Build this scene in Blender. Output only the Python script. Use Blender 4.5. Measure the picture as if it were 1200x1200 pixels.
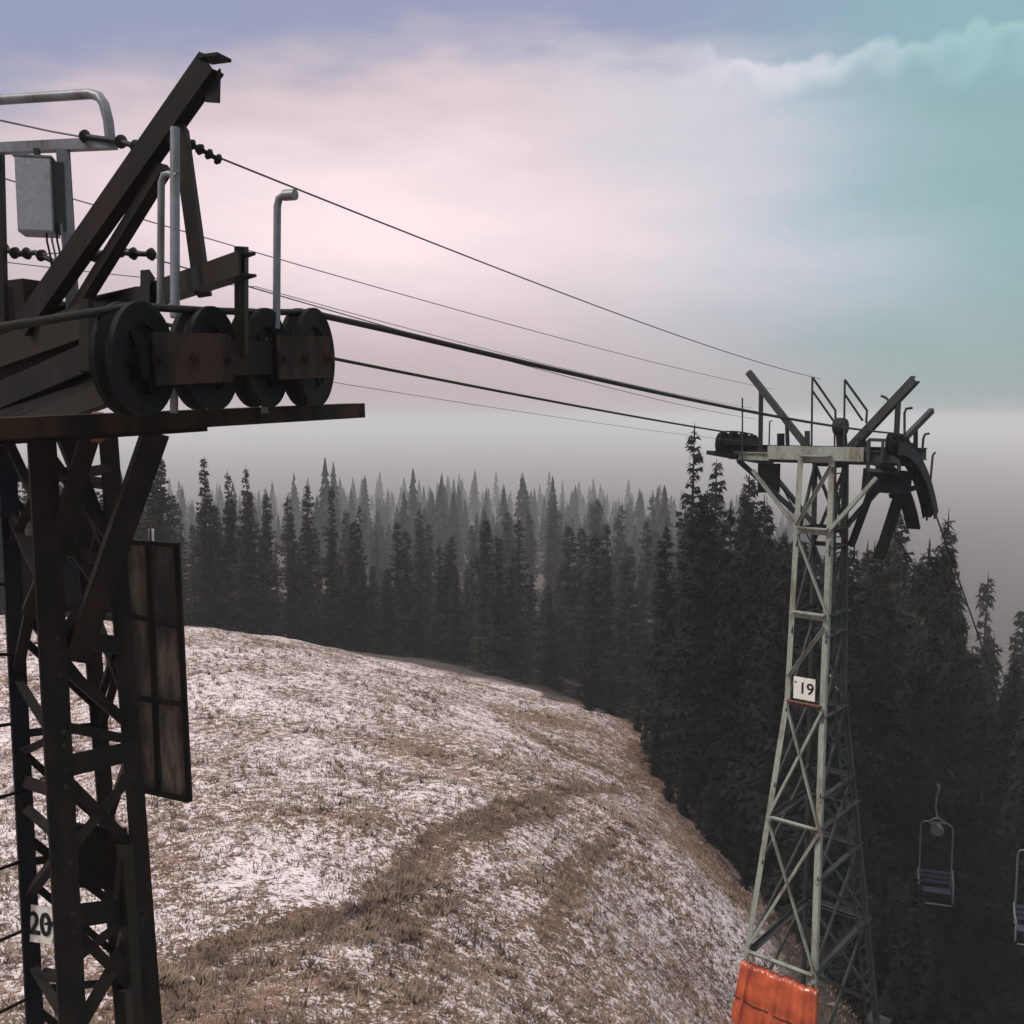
import bpy, bmesh, math, random
import numpy as np
from mathutils import Vector, Matrix, noise as mnoise
R = math.radians
random.seed(7)
scn = bpy.context.scene
for o in list(bpy.data.objects): bpy.data.objects.remove(o)
COL = scn.collection

# ------------------------------------------------------------------ camera
F = 1150.0                                   # focal length in photo pixels (photo is 1200 wide)
PITCH = math.atan(110 / F)
cam_d = bpy.data.cameras.new('camera'); cam = bpy.data.objects.new('camera', cam_d); COL.objects.link(cam)
cam_d.angle = 2 * math.atan(600 / F)
cam_d.clip_start = 0.1; cam_d.clip_end = 12000
cam.location = (0, 0, 0); cam.rotation_euler = (math.pi / 2 - PITCH, 0, 0)
scn.camera = cam

# ------------------------------------------------------------------ sky
SUN_EL, SUN_AZ = R(46), R(-105)              # azimuth measured from +Y (view direction) to +X
world = bpy.data.worlds.new('World'); scn.world = world; world.use_nodes = True
def build_world():
    nt = world.node_tree; N = nt.nodes; L = nt.links; N.clear()
    def node(t, **k):
        n = N.new(t)
        for a, b in k.items(): setattr(n, a, b)
        return n
    def math_(op, a, b=None, c=None):
        n = node('ShaderNodeMath', operation=op)
        for i, v in enumerate((a, b, c)):
            if v is None: continue
            if isinstance(v, (int, float)): n.inputs[i].default_value = v
            else: L.new(v, n.inputs[i])
        return n.outputs[0]
    def smooth(x, a, b):
        n = node('ShaderNodeMapRange', interpolation_type='SMOOTHSTEP')
        n.inputs[1].default_value = a; n.inputs[2].default_value = b
        L.new(x, n.inputs[0]); return n.outputs[0]
    def mix(f, a, b):
        n = node('ShaderNodeMix', data_type='RGBA'); L.new(f, n.inputs[0])
        for s, v in ((6, a), (7, b)):
            if isinstance(v, tuple): n.inputs[s].default_value = (*v, 1)
            else: L.new(v, n.inputs[s])
        return n.outputs[2]
    def ramp(x, stops):
        n = node('ShaderNodeValToRGB'); e = n.color_ramp.elements
        while len(e) < len(stops): e.new(0.5)
        for el, (p, c) in zip(e, stops): el.position = p; el.color = (*c, 1)
        n.color_ramp.interpolation = 'B_SPLINE'
        L.new(x, n.inputs[0]); return n.outputs[0]
    tc = node('ShaderNodeTexCoord'); sep = node('ShaderNodeSeparateXYZ'); L.new(tc.outputs['Generated'], sep.inputs[0])
    az = math_('ARCTAN2', sep.outputs[0], sep.outputs[1]); el = math_('ARCSINE', sep.outputs[2])
    # soft stratus: noise stretched along the horizon
    cmb = node('ShaderNodeCombineXYZ'); L.new(math_('MULTIPLY', az, 2.0), cmb.inputs[0]); L.new(math_('MULTIPLY', el, 7.0), cmb.inputs[1])
    nz = node('ShaderNodeTexNoise'); nz.inputs['Scale'].default_value = 1.6; nz.inputs['Detail'].default_value = 5; nz.inputs['Roughness'].default_value = .5
    L.new(cmb.outputs[0], nz.inputs['Vector']); n1 = nz.outputs[0]
    nz2 = node('ShaderNodeTexNoise'); nz2.inputs['Scale'].default_value = 4.5; nz2.inputs['Detail'].default_value = 6
    L.new(cmb.outputs[0], nz2.inputs['Vector']); n2 = nz2.outputs[0]
    wob = math_('MULTIPLY', math_('SUBTRACT', n1, .5), .35)
    azw = math_('ADD', az, wob); elw = math_('ADD', el, math_('MULTIPLY', math_('SUBTRACT', n2, .5), .09))
    # cloud deck colour by azimuth: rose on the left, grey blue ahead, teal on the right
    a01 = math_('ADD', math_('MULTIPLY', azw, .5), .5)
    deck = ramp(a01, [(0.0, (.42, .40, .45)), (.22, (.45, .39, .44)), (.42, (.60, .49, .52)), (.50, (.66, .55, .58)), (.565, (.60, .58, .63)), (.63, (.46, .52, .59)), (.68, (.33, .46, .50)), (.74, (.25, .41, .41)), (1.0, (.24, .36, .38))])
    # bright break low ahead-left
    dx = math_('DIVIDE', math_('ADD', azw, .16), .27); dy = math_('DIVIDE', math_('SUBTRACT', elw, .18), .10)
    r2 = math_('ADD', math_('MULTIPLY', dx, dx), math_('MULTIPLY', dy, dy))
    glow = math_('MULTIPLY', math_('POWER', 2.718, math_('MULTIPLY', r2, -1.0)), .9)
    c = mix(glow, deck, (1.0, .80, .82))
    # duller toward the horizon
    low = math_('SUBTRACT', 1.0, smooth(el, .0, .17))
    dim = mix(smooth(azw, .0, .45), (.46, .365, .375), (.285, .345, .338))
    c = mix(math_('MULTIPLY', low, .9), c, dim)
    # slate blue band overhead
    top = smooth(math_('ADD', elw, math_('MULTIPLY', math_('MULTIPLY', az, az), .3)), .305, .385)
    c = mix(math_('MULTIPLY', top, .9), c, mix(smooth(az, .1, .45), (.26, .30, .46), (.25, .42, .47)))
    # brighter, even overcast high overhead and behind the view
    zen = smooth(el, .50, .85)
    c = mix(zen, c, (1.55, 1.45, 1.45))
    # row of cumulus heads on the right
    vo = node('ShaderNodeTexVoronoi', feature='SMOOTH_F1'); vo.inputs['Scale'].default_value = 26; vo.inputs['Smoothness'].default_value = .35
    cm2 = node('ShaderNodeCombineXYZ'); L.new(az, cm2.inputs[0]); L.new(math_('MULTIPLY', el, .9), cm2.inputs[1])
    L.new(cm2.outputs[0], vo.inputs['Vector'])
    nz3 = node('ShaderNodeTexNoise'); nz3.inputs['Scale'].default_value = 40; nz3.inputs['Detail'].default_value = 5; L.new(cm2.outputs[0], nz3.inputs['Vector'])
    e0 = math_('ADD', .350, math_('MULTIPLY', math_('SUBTRACT', az, .21), -.02))
    e0 = math_('ADD', e0, math_('MULTIPLY', vo.outputs['Distance'], -.040))
    e0 = math_('ADD', e0, math_('MULTIPLY', math_('SUBTRACT', nz3.outputs[0], .5), .030))
    d = math_('SUBTRACT', el, e0)
    m = math_('MULTIPLY', math_('SUBTRACT', 1.0, smooth(d, -.006, .006)), smooth(d, -.035, -.003))
    m = math_('MULTIPLY', m, smooth(az, .15, .235))
    c = mix(math_('MULTIPLY', m, .5), c, mix(smooth(az, .24, .42), (.86, .82, .86), (.42, .62, .60)))
    sky = node('ShaderNodeTexSky', sky_type='NISHITA'); sky.sun_disc = False
    sky.sun_elevation = SUN_EL; sky.sun_rotation = SUN_AZ
    b1 = node('ShaderNodeBackground'); L.new(sky.outputs[0], b1.inputs[0]); b1.inputs[1].default_value = .06
    b2 = node('ShaderNodeBackground'); L.new(c, b2.inputs[0]); b2.inputs[1].default_value = 1.15
    ms = node('ShaderNodeMixShader'); ms.inputs[0].default_value = .93
    L.new(b1.outputs[0], ms.inputs[1]); L.new(b2.outputs[0], ms.inputs[2])
    out = node('ShaderNodeOutputWorld'); L.new(ms.outputs[0], out.inputs[0])
build_world()

# ------------------------------------------------------------------ sun (thin overcast)
sd = bpy.data.lights.new('sun', 'SUN'); sd.energy = 2.5; sd.angle = R(14); sd.color = (1, .93, .88)
sun = bpy.data.objects.new('sun', sd); COL.objects.link(sun)
sdir = Vector((math.cos(SUN_EL) * math.sin(SUN_AZ), math.cos(SUN_EL) * math.cos(SUN_AZ), math.sin(SUN_EL)))
sun.rotation_euler = sdir.to_track_quat('Z', 'Y').to_euler(); sun.location = sdir * 50
vs = scn.view_settings
vs.view_transform = 'Standard'; vs.look = 'None'; vs.exposure = 0; vs.gamma = 1; vs.use_curve_mapping = False
scn.render.engine = 'CYCLES'
scn.render.resolution_x = scn.render.resolution_y = 1024
scn.cycles.volume_bounces = 3

# ------------------------------------------------------------------ helpers
def ray(px, py):
    dx = (px - 600) / F; dy = (600 - py) / F
    return Vector((dx, math.cos(PITCH) + dy * math.sin(PITCH), dy * math.cos(PITCH) - math.sin(PITCH)))
def W(px, py, Y):
    r = ray(px, py); return r * (Y / r.y)

def tag(o, label=None, cat=None, group=None, kind=None):
    for k, v in (('label', label), ('category', cat), ('group', group), ('kind', kind)):
        if v: o[k] = v
    return o
def empty(name, loc, label, cat, group=None):
    o = bpy.data.objects.new(name, None); o.empty_display_size = .3; COL.objects.link(o); o.location = loc
    return tag(o, label, cat, group)

class MB:
    def __init__(s): s.v = []; s.f = []; s.sm = []
    def add(s, vs, fs, smooth=False):
        b = len(s.v); s.v += [tuple(p) for p in vs]; s.f += [tuple(b + i for i in f) for f in fs]; s.sm += [smooth] * len(fs)
    def frame(s, p, q, up):
        d = (q - p).normalized(); up = Vector(up)
        if abs(d.dot(up.normalized())) > .98: up = Vector((0, 1, 0)) if abs(d.y) < .9 else Vector((1, 0, 0))
        a = d.cross(up).normalized(); b = a.cross(d).normalized(); return d, a, b
    def bar(s, p, q, w, h=None, up=(0, 0, 1), off=(0, 0)):
        p, q = Vector(p), Vector(q); h = h or w; d, a, b = s.frame(p, q, up)
        o = a * off[0] + b * off[1]; vs = []
        for e in (p + o, q + o):
            for x, y in ((-1, -1), (1, -1), (1, 1), (-1, 1)): vs.append(e + a * (x * w / 2) + b * (y * h / 2))
        s.add(vs, [(3, 2, 1, 0), (4, 5, 6, 7), (0, 1, 5, 4), (1, 2, 6, 5), (2, 3, 7, 6), (3, 0, 4, 7)])
    def angle(s, p, q, w, t=None, up=(0, 0, 1), flip=1):          # L-section steel
        t = t or max(.008, w * .12)
        s.bar(p, q, w, t, up); s.bar(p, q, t, w, up, (flip * (w / 2 - t / 2), -(w / 2 + t / 2)))
    def ibeam(s, p, q, w, h, t=None, up=(0, 0, 1)):
        t = t or w * .12
        s.bar(p, q, t, h - 2 * t, up); s.bar(p, q, w, t, up, (0, h / 2 - t / 2)); s.bar(p, q, w, t, up, (0, -h / 2 + t / 2))
    def channel(s, p, q, w, h, t=None, up=(0, 0, 1), side=1):
        t = t or w * .14
        s.bar(p, q, t, h, up, (side * (w / 2 - t / 2), 0)); s.bar(p, q, w - t, t, up, (-side * t / 2, h / 2 - t / 2)); s.bar(p, q, w - t, t, up, (-side * t / 2, -h / 2 + t / 2))
    def tube(s, pts, r, n=8, cap=True):
        pts = [Vector(p) for p in pts]; vs = []; fs = []; prev = None
        for i, p in enumerate(pts):
            d = (pts[min(i + 1, len(pts) - 1)] - pts[max(i - 1, 0)]).normalized()
            if prev is None:
                a = d.cross(Vector((0, 0, 1)));
                if a.length < .05: a = d.cross(Vector((1, 0, 0)))
            else: a = prev - d * prev.dot(d)
            a.normalize(); prev = a; b = d.cross(a)
            rr = r[i] if isinstance(r, (list, tuple)) else r
            for k in range(n):
                t = 2 * math.pi * k / n; vs.append(p + a * (rr * math.cos(t)) + b * (rr * math.sin(t)))
        for i in range(len(pts) - 1):
            for k in range(n):
                k2 = (k + 1) % n; fs.append((i * n + k, i * n + k2, (i + 1) * n + k2, (i + 1) * n + k))
        s.add(vs, fs, True)
        if cap:
            s.add(vs[:n], [tuple(range(n - 1, -1, -1))]); s.add(vs[-n:], [tuple(range(n))])
    def lathe(s, c, axis, prof, n=32):                             # prof = (radius, offset along axis)
        c = Vector(c); ax = Vector(axis).normalized(); a = ax.cross(Vector((0, 0, 1))).normalized(); b = ax.cross(a); vs = []; fs = []; m = len(prof)
        for k in range(n):
            t = 2 * math.pi * k / n; e = a * math.cos(t) + b * math.sin(t)
            for r, o in prof: vs.append(c + e * r + ax * o)
        for k in range(n):
            k2 = (k + 1) % n
            for j in range(m - 1): fs.append((k * m + j, k2 * m + j, k2 * m + j + 1, k * m + j + 1))
        s.add(vs, fs)
    def slab(s, quad, t):                                          # quad with thickness along its normal
        q = [Vector(p) for p in quad]; n = (q[1] - q[0]).cross(q[2] - q[0]).normalized() * t
        m = len(q); s.add(q + [p + n for p in q], [tuple(range(m - 1, -1, -1)), tuple(range(m, 2 * m))] + [(i, (i + 1) % m, m + (i + 1) % m, m + i) for i in range(m)])
    def build(s, name, mat, parent=None):
        me = bpy.data.meshes.new(name); o = Vector(parent_loc(parent)) if parent else Vector((0, 0, 0))
        me.from_pydata([tuple(Vector(v) - o) for v in s.v], [], s.f)
        bm = bmesh.new(); bm.from_mesh(me); bmesh.ops.recalc_face_normals(bm, faces=bm.faces); bm.to_mesh(me); bm.free(); me.polygons.foreach_set('use_smooth', s.sm)
        me.materials.append(mat); me.update()
        ob = bpy.data.objects.new(name, me); COL.objects.link(ob)
        if parent: ob.parent = parent
        return ob
def parent_loc(p):
    l = Vector(p.location)
    while p.parent: p = p.parent; l += p.location
    return l
def copy_tree(o, parent=None):
    c = o.copy(); COL.objects.link(c); c.parent = parent
    for ch in [x for x in bpy.data.objects if x.parent == o]: copy_tree(ch, c)
    return c

# ------------------------------------------------------------------ materials
def new_mat(name):
    m = bpy.data.materials.new(name); m.use_nodes = True; nt = m.node_tree
    return m, nt.nodes, nt.links, nt.nodes['Principled BSDF']
def metal(name, base, rust=(.10, .045, .02), amount=.4, rough=.6, scale=6, metallic=0.0, bump=.15, streak=1.0):
    m, N, L, b = new_mat(name)
    tc = N.new('ShaderNodeTexCoord'); mp = N.new('ShaderNodeMapping'); mp.inputs['Scale'].default_value = (1, 1, .35 * streak + (1 - streak))
    L.new(tc.outputs['Object'], mp.inputs[0])
    n1 = N.new('ShaderNodeTexNoise'); n1.inputs['Scale'].default_value = scale; n1.inputs['Detail'].default_value = 8; n1.inputs['Roughness'].default_value = .65
    L.new(mp.outputs[0], n1.inputs['Vector'])
    r = N.new('ShaderNodeValToRGB'); r.color_ramp.elements[0].position = .62 - amount * .35; r.color_ramp.elements[1].position = .75 - amount * .3
    L.new(n1.outputs[0], r.inputs[0])
    n2 = N.new('ShaderNodeTexNoise'); n2.inputs['Scale'].default_value = scale * 5; n2.inputs['Detail'].default_value = 4; L.new(tc.outputs['Object'], n2.inputs['Vector'])
    v = N.new('ShaderNodeMix'); v.data_type = 'RGBA'; v.inputs[6].default_value = (*[x * .65 for x in base], 1); v.inputs[7].default_value = (*[min(1, x * 1.3) for x in base], 1)
    L.new(n2.outputs[0], v.inputs[0])
    x = N.new('ShaderNodeMix'); x.data_type = 'RGBA'; L.new(r.outputs[0], x.inputs[0]); L.new(v.outputs[2], x.inputs[6]); x.inputs[7].default_value = (*rust, 1)
    L.new(x.outputs[2], b.inputs['Base Color'])
    b.inputs['Roughness'].default_value = rough; b.inputs['Metallic'].default_value = metallic
    if max(base) < .06: b.inputs['Specular IOR Level'].default_value = .12
    bp = N.new('ShaderNodeBump'); bp.inputs['Strength'].default_value = bump; bp.inputs['Distance'].default_value = .01; L.new(n1.outputs[0], bp.inputs['Height']); L.new(bp.outputs[0], b.inputs['Normal'])
    return m
M = {}
M['dark'] = metal('dark_steel', (.0075, .0068, .0064), (.018, .011, .008), .5, .7)
M['olive'] = metal('olive_paint', (.017, .016, .011), (.019, .012, .008), .4, .6)
M['rustbar'] = metal('rusty_steel', (.011, .008, .0075), (.034, .018, .011), .6, .7)
M['rubber'] = metal('black_rubber', (.006, .006, .007), (.012, .010, .009), .3, .75)
M['galv'] = metal('galvanised_steel', (.14, .145, .155), (.07, .06, .055), .35, .45, metallic=.3)
M['cab'] = metal('grey_cabinet', (.27, .27, .285), (.18, .17, .165), .25, .5)
M['cabside'] = M['cab']
M['rope'] = metal('steel_rope', (.018, .017, .018), (.03, .02, .015), .5, .6, 30)
M['cable'] = metal('black_cable', (.09, .08, .085), (.03, .03, .03), .3, .6, 20)
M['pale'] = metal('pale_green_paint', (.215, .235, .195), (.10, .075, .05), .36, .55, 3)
M['grey'] = metal('grey_shaded_steel', (.034, .040, .038), (.028, .022, .018), .4, .6, 3)  # pale tower paint darkened for its shaded sides, also used for grey fittings
M['navy'] = metal('navy_steel', (.010, .011, .016), (.022, .016, .013), .4, .6)
M['white'] = metal('white_enamel', (.66, .63, .56), (.36, .30, .22), .22, .4)
M['black'] = metal('black_paint', (.012, .012, .012), (.03, .03, .03), .2, .5)
M['rustred'] = metal('rust_red_steel', (.11, .035, .022), (.06, .03, .02), .4, .7)

def panel_mat():
    m, N, L, b = new_mat('weathered_board')
    tc = N.new('ShaderNodeTexCoord'); mp = N.new('ShaderNodeMapping'); mp.inputs['Scale'].default_value = (4, 4, .7); L.new(tc.outputs['Object'], mp.inputs[0])
    n = N.new('ShaderNodeTexNoise'); n.inputs['Scale'].default_value = 2.2; n.inputs['Detail'].default_value = 7; n.inputs['Roughness'].default_value = .6; L.new(mp.outputs[0], n.inputs['Vector'])
    r = N.new('ShaderNodeValToRGB'); e = r.color_ramp.elements
    e[0].position = .36; e[0].color = (.012, .009, .008, 1); e[1].position = .72; e[1].color = (.20, .135, .09, 1)
    x = e.new(.52); x.color = (.05, .030, .022, 1)
    L.new(n.outputs[0], r.inputs[0]); L.new(r.outputs[0], b.inputs['Base Color']); b.inputs['Roughness'].default_value = .8
    return m
M['panel'] = panel_mat()
def orange_mat():
    m, N, L, b = new_mat('orange_vinyl')
    tc = N.new('ShaderNodeTexCoord'); n = N.new('ShaderNodeTexNoise'); n.inputs['Scale'].default_value = 3; n.inputs['Detail'].default_value = 6; L.new(tc.outputs['Object'], n.inputs['Vector'])
    r = N.new('ShaderNodeValToRGB'); e = r.color_ramp.elements; e[0].position = .3; e[0].color = (.25, .045, .02, 1); e[1].position = .7; e[1].color = (.48, .095, .035, 1)
    L.new(n.outputs[0], r.inputs[0]); L.new(r.outputs[0], b.inputs['Base Color']); b.inputs['Roughness'].default_value = .2
    n2 = N.new('ShaderNodeTexNoise'); n2.inputs['Scale'].default_value = 14; n2.inputs['Detail'].default_value = 3; L.new(tc.outputs['Object'], n2.inputs['Vector'])
    bp = N.new('ShaderNodeBump'); bp.inputs['Strength'].default_value = .25; bp.inputs['Distance'].default_value = .03; L.new(n2.outputs[0], bp.inputs['Height']); L.new(bp.outputs[0], b.inputs['Normal'])
    return m
M['orange'] = orange_mat()
def needle_mat(name, c1, c2):
    m, N, L, b = new_mat(name)
    oi = N.new('ShaderNodeObjectInfo'); tc = N.new('ShaderNodeTexCoord')
    n = N.new('ShaderNodeTexNoise'); n.inputs['Scale'].default_value = 1.3; n.inputs['Detail'].default_value = 5; L.new(tc.outputs['Object'], n.inputs['Vector'])
    ad = N.new('ShaderNodeMath'); ad.operation = 'MULTIPLY_ADD'; L.new(oi.outputs['Random'], ad.inputs[0]); ad.inputs[1].default_value = .5; L.new(n.outputs[0], ad.inputs[2])
    r = N.new('ShaderNodeValToRGB'); e = r.color_ramp.elements; e[0].position = .45; e[0].color = (*c1, 1); e[1].position = 1.0; e[1].color = (*c2, 1)
    L.new(ad.outputs[0], r.inputs[0]); L.new(r.outputs[0], b.inputs['Base Color']); b.inputs['Roughness'].default_value = .85
    b.inputs['Specular IOR Level'].default_value = .1
    return m
M['needle'] = needle_mat('spruce_needles', (.010, .012, .010), (.026, .028, .021))
M['needle_dark'] = needle_mat('dark_spruce_needles', (.004, .0055, .005), (.011, .013, .011))
M['needle_brown'] = needle_mat('brownish_spruce_needles', (.014, .012, .011), (.032, .026, .023))
M['bark'] = metal('spruce_bark', (.045, .036, .03), (.03, .024, .02), .4, .9, 3)

# ------------------------------------------------------------------ ground
ctrl = []
def cp(px, py, Y): ctrl.append(tuple(W(px, py, Y)))
for a in ((180,1200,11),(400,1200,11.5),(600,1200,13),(760,1200,16.5),(850,1200,20.5),(180,1000,18),(400,1000,18.7),(600,1000,20.5),(780,1000,25.5),(860,1080,25),
          (20,1200,11),(10,1000,19),(10,860,32),(220,900,25),(450,900,27.5),(650,900,32),(760,930,36),(220,800,36),(420,810,39),(600,835,43),(720,850,47),
          (100,728,50),(220,737,50),(330,750,51),(450,778,52),(560,802,53),(700,832,56),(-100,722,48)): cp(*a)
ctrl += [(0,0,-6.2),(-8,0,-5.2),(8,0,-9),(-3,6.5,-5.7),(-30,0,-3),(25,0,-19),(0,-30,1),(40,-30,-14),(-40,-30,6),
         (7,22,-15.0),(6,21,-14.6),(8,23,-15.4),(7,20.5,-14.8),(13,29,-20.5),(22,41,-31),(19.6,45,-24),(25,36,-31),(40,60,-48),(12,38,-19),(15,60,-24),(30,80,-34),
         (-24,68,-15.5),(-10,68,-16.5),(2,72,-19),(-45,75,-15),(-20,110,-26),(10,110,-29),(-60,120,-24),(0,200,-33),(50,200,-40),(-80,200,-33),(0,320,-42),(120,320,-62),(-150,320,-42),
         (80,120,-72),(120,200,-84),(200,300,-100),(60,20,-60),(110,60,-95)]
ctrl = np.array(ctrl)
def tps_fit(P):
    n = len(P); d2 = ((P[:, None, :2] - P[None, :, :2]) ** 2).sum(-1)
    K = np.where(d2 > 0, d2 * np.log(np.maximum(d2, 1e-9)) * .5, 0) + np.eye(n) * 3.0
    Q = np.c_[np.ones(n), P[:, :2]]; A = np.zeros((n + 3, n + 3)); A[:n, :n] = K; A[:n, n:] = Q; A[n:, :n] = Q.T
    return np.linalg.solve(A, np.r_[P[:, 2], 0, 0, 0])
WT = tps_fit(ctrl)
def heights(X, Y):
    X = np.asarray(X, float); Y = np.asarray(Y, float)
    r = np.hypot(X, Y); k = np.minimum(1, 330 / np.maximum(r, 1)); x = X * k; y = Y * k
    n = len(ctrl); z = WT[n] + WT[n + 1] * x + WT[n + 2] * y
    for i in range(n):
        d2 = (x - ctrl[i, 0]) ** 2 + (y - ctrl[i, 1]) ** 2
        z = z + WT[i] * np.where(d2 > 0, d2 * np.log(np.maximum(d2, 1e-9)) * .5, 0)
    z = np.maximum(z, -110)
    w = np.clip((r - 330) / 900, 0, 1)
    z = z * (1 - w) + w * -90
    near = np.clip(1 - (r - 60) / 80, .25, 1)
    z = z + near * (.10 * np.sin(X * .9 + 1.3 * np.sin(Y * .5)) * np.sin(Y * .7 + .5) + .05 * np.sin(X * 2.3 + Y * 1.1) * np.sin(Y * 1.9 - X * .6))
    return z
def gh(x, y): return float(heights([x], [y])[0])
def G(px, py):                                  # where a sight line meets the ground
    r = ray(px, py); Y = 5.0
    while Y < 400:
        p = r * (Y / r.y)
        if p.z < gh(p.x, p.y): return p
        Y *= 1.01
    return r * (Y / r.y)
def axis(lo, hi, dlo, dhi, fine, step, growth=1.12):
    a = list(np.arange(fine[0], fine[1] + 1e-6, step)); s = step
    while a[-1] < hi: s *= growth; a.append(a[-1] + s)
    s = step; b = [a[0]]
    while b[-1] > lo: s *= growth; b.append(b[-1] - s)
    return np.array(b[:0:-1] + a)
PATHS = [([(150,1150),(230,1120),(310,1095),(430,1066),(470,1020),(520,975),(600,945),(720,925),(760,930)],   .30, .6),
         ([(480,1090),(520,1010),(580,965),(650,935)], .4, .6),
         ([(600,850),(660,885),(730,915)], .5, .5), ([(640,1090),(680,1020),(740,960)], .3, .5), ([(190,1195),(330,1150),(440,1160),(520,1200)], .45, .5),
         ([(745,850),(770,930),(830,1000),(870,1060)], 1.3, .9),
         ([(650,850),(720,890)], 2.4, .45), ([(190,1190),(290,1185)], .8, .7), ([(460,1185),(520,1180)], .7, .7), ([(400,860),(520,890)], 1.6, .3), ([(180,1010),(200,1060)], .8, .5), ([(700,960),(760,1010)], 1.3, .5)]
def build_ground():
    xs = axis(-7000, 7000, 0, 0, (-26, 26), .24); ys = axis(-120, 7000, 0, 0, (6, 62), .24)
    X, Y = np.meshgrid(xs, ys); Z = heights(X.ravel(), Y.ravel()); n = len(xs)
    V = np.c_[X.ravel(), Y.ravel(), Z]
    idx = np.arange(len(V)).reshape(X.shape)
    Fc = np.stack([idx[:-1, :-1], idx[:-1, 1:], idx[1:, 1:], idx[1:, :-1]], -1).reshape(-1, 4)
    me = bpy.data.meshes.new('ground'); me.from_pydata(V.tolist(), [], Fc.tolist())
    bare = np.zeros(len(V))
    for pts, w, amt in PATHS:
        pp = [G(*p) for p in pts]
        for a, b in zip(pp[:-1], pp[1:]):
            ax, ay = a.x, a.y; dx, dy = b.x - ax, b.y - ay; l2 = dx * dx + dy * dy + 1e-9
            t = np.clip(((V[:, 0] - ax) * dx + (V[:, 1] - ay) * dy) / l2, 0, 1)
            d = np.hypot(V[:, 0] - ax - t * dx, V[:, 1] - ay - t * dy)
            bare = np.maximum(bare, amt * np.exp(-(d / w) ** 2))
    trk = np.zeros(len(V)); RUTS = [[(150,1152),(200,1135),(250,1116),(310,1097),(370,1083),(430,1064),(452,1040),(480,1008),(520,972),(560,955),(610,942),(660,935),(720,922)],
        [(180,1172),(260,1140),(330,1118),(400,1098),(450,1076),(478,1046),(505,1012),(545,980),(600,962),(660,948)], [(470,1100),(520,1060),(570,1040),(640,1030),(690,1000),(760,975)], [(605,848),(640,872),(668,886),(725,912)], [(640,1100),(655,1060),(690,1020)], [(800,960),(850,1015),(872,1060)]]
    for ri, pts in enumerate(RUTS):
        pp = [G(*p) for p in pts]; w = (.26, .22, .16, .28, .14, .3)[ri]; am = (1, .85, .5, .8, .5, .6)[ri]
        for a, b in zip(pp[:-1], pp[1:]):
            dx, dy = b.x - a.x, b.y - a.y; t = np.clip(((V[:, 0] - a.x) * dx + (V[:, 1] - a.y) * dy) / (dx * dx + dy * dy + 1e-9), 0, 1)
            trk = np.maximum(trk, am * np.exp(-(np.hypot(V[:, 0] - a.x - t * dx, V[:, 1] - a.y - t * dy) / w) ** 2))
    V[:, 2] -= .07 * trk; me.vertices.foreach_set('co', V.astype(np.float32).ravel())
    at0 = me.attributes.new('track', 'FLOAT', 'POINT'); at0.data.foreach_set('value', trk.astype(np.float32))
    at = me.attributes.new('bare', 'FLOAT', 'POINT'); at.data.foreach_set('value', bare.astype(np.float32))
    wl = [G(*p_) for p_ in ((-500,735),(-100,730),(100,733),(220,741),(330,755),(450,783),(560,806),(700,836),(745,850),(765,905),(815,968),(862,1012),(890,1050),(898,1120),(925,1215))]
    fx = np.array([p_.x for p_ in wl]); fy = np.array([p_.y for p_ in wl])
    wood = np.zeros(len(V)); rr_ = np.hypot(V[:, 0], V[:, 1]); an = np.arctan2(V[:, 0], V[:, 1])
    wan = np.arctan2(fx, fy); wr = np.hypot(fx, fy); o_ = np.argsort(wan)
    lim = np.interp(an, wan[o_], wr[o_], left=60, right=15)
    wood = np.clip((rr_ - lim - np.where(an < .03, 6, .5)) / 2.5, 0, 1)
    at2 = me.attributes.new('litter', 'FLOAT', 'POINT'); at2.data.foreach_set('value', wood.astype(np.float32))
    me.polygons.foreach_set('use_smooth', [True] * len(me.polygons))
    m, N, L, b = new_mat('snowy_meadow')
    tc = N.new('ShaderNodeTexCoord')
    def nz(scale, detail, rough=.55, vec=None):
        q = N.new('ShaderNodeTexNoise'); q.inputs['Scale'].default_value = scale; q.inputs['Detail'].default_value = detail; q.inputs['Roughness'].default_value = rough
        L.new(vec or tc.outputs['Object'], q.inputs['Vector']); return q.outputs[0]
    def mt(op, a, b_=None, c=None):
        q = N.new('ShaderNodeMath'); q.operation = op
        for i, v in enumerate((a, b_, c)):
            if v is None: continue
            if isinstance(v, (int, float)): q.inputs[i].default_value = v
            else: L.new(v, q.inputs[i])
        return q.outputs[0]
    big = nz(.22, 4); mid = nz(.9, 5, .6); fine = nz(4.6, 5, .7); tiny = nz(16, 3, .6)
    at_ = N.new('ShaderNodeAttribute'); at_.attribute_name = 'bare'
    s = mt('MULTIPLY', mt('SUBTRACT', big, .5), 1.4); s = mt('ADD', s, mt('MULTIPLY', mt('SUBTRACT', mid, .5), .6))
    s = mt('ADD', s, mt('MULTIPLY', mt('SUBTRACT', fine, .5), 2.2)); s = mt('ADD', s, mt('MULTIPLY', mt('SUBTRACT', tiny, .5), 2.4))
    vt = N.new('ShaderNodeTexVoronoi'); vt.inputs['Scale'].default_value = 3.4; vt.inputs['Randomness'].default_value = 1; L.new(tc.outputs['Object'], vt.inputs['Vector'])
    s = mt('ADD', s, mt('MULTIPLY', mt('SUBTRACT', vt.outputs['Distance'], .45), .55))
    a0_ = N.new('ShaderNodeAttribute'); a0_.attribute_name = 'track'
    s = mt('SUBTRACT', mt('SUBTRACT', s, .03), mt('ADD', mt('MULTIPLY', at_.outputs['Fac'], .55), mt('MULTIPLY', mt('POWER', mt('ADD', a0_.outputs['Fac'], 0.0), 1.0), .5)))
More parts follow.
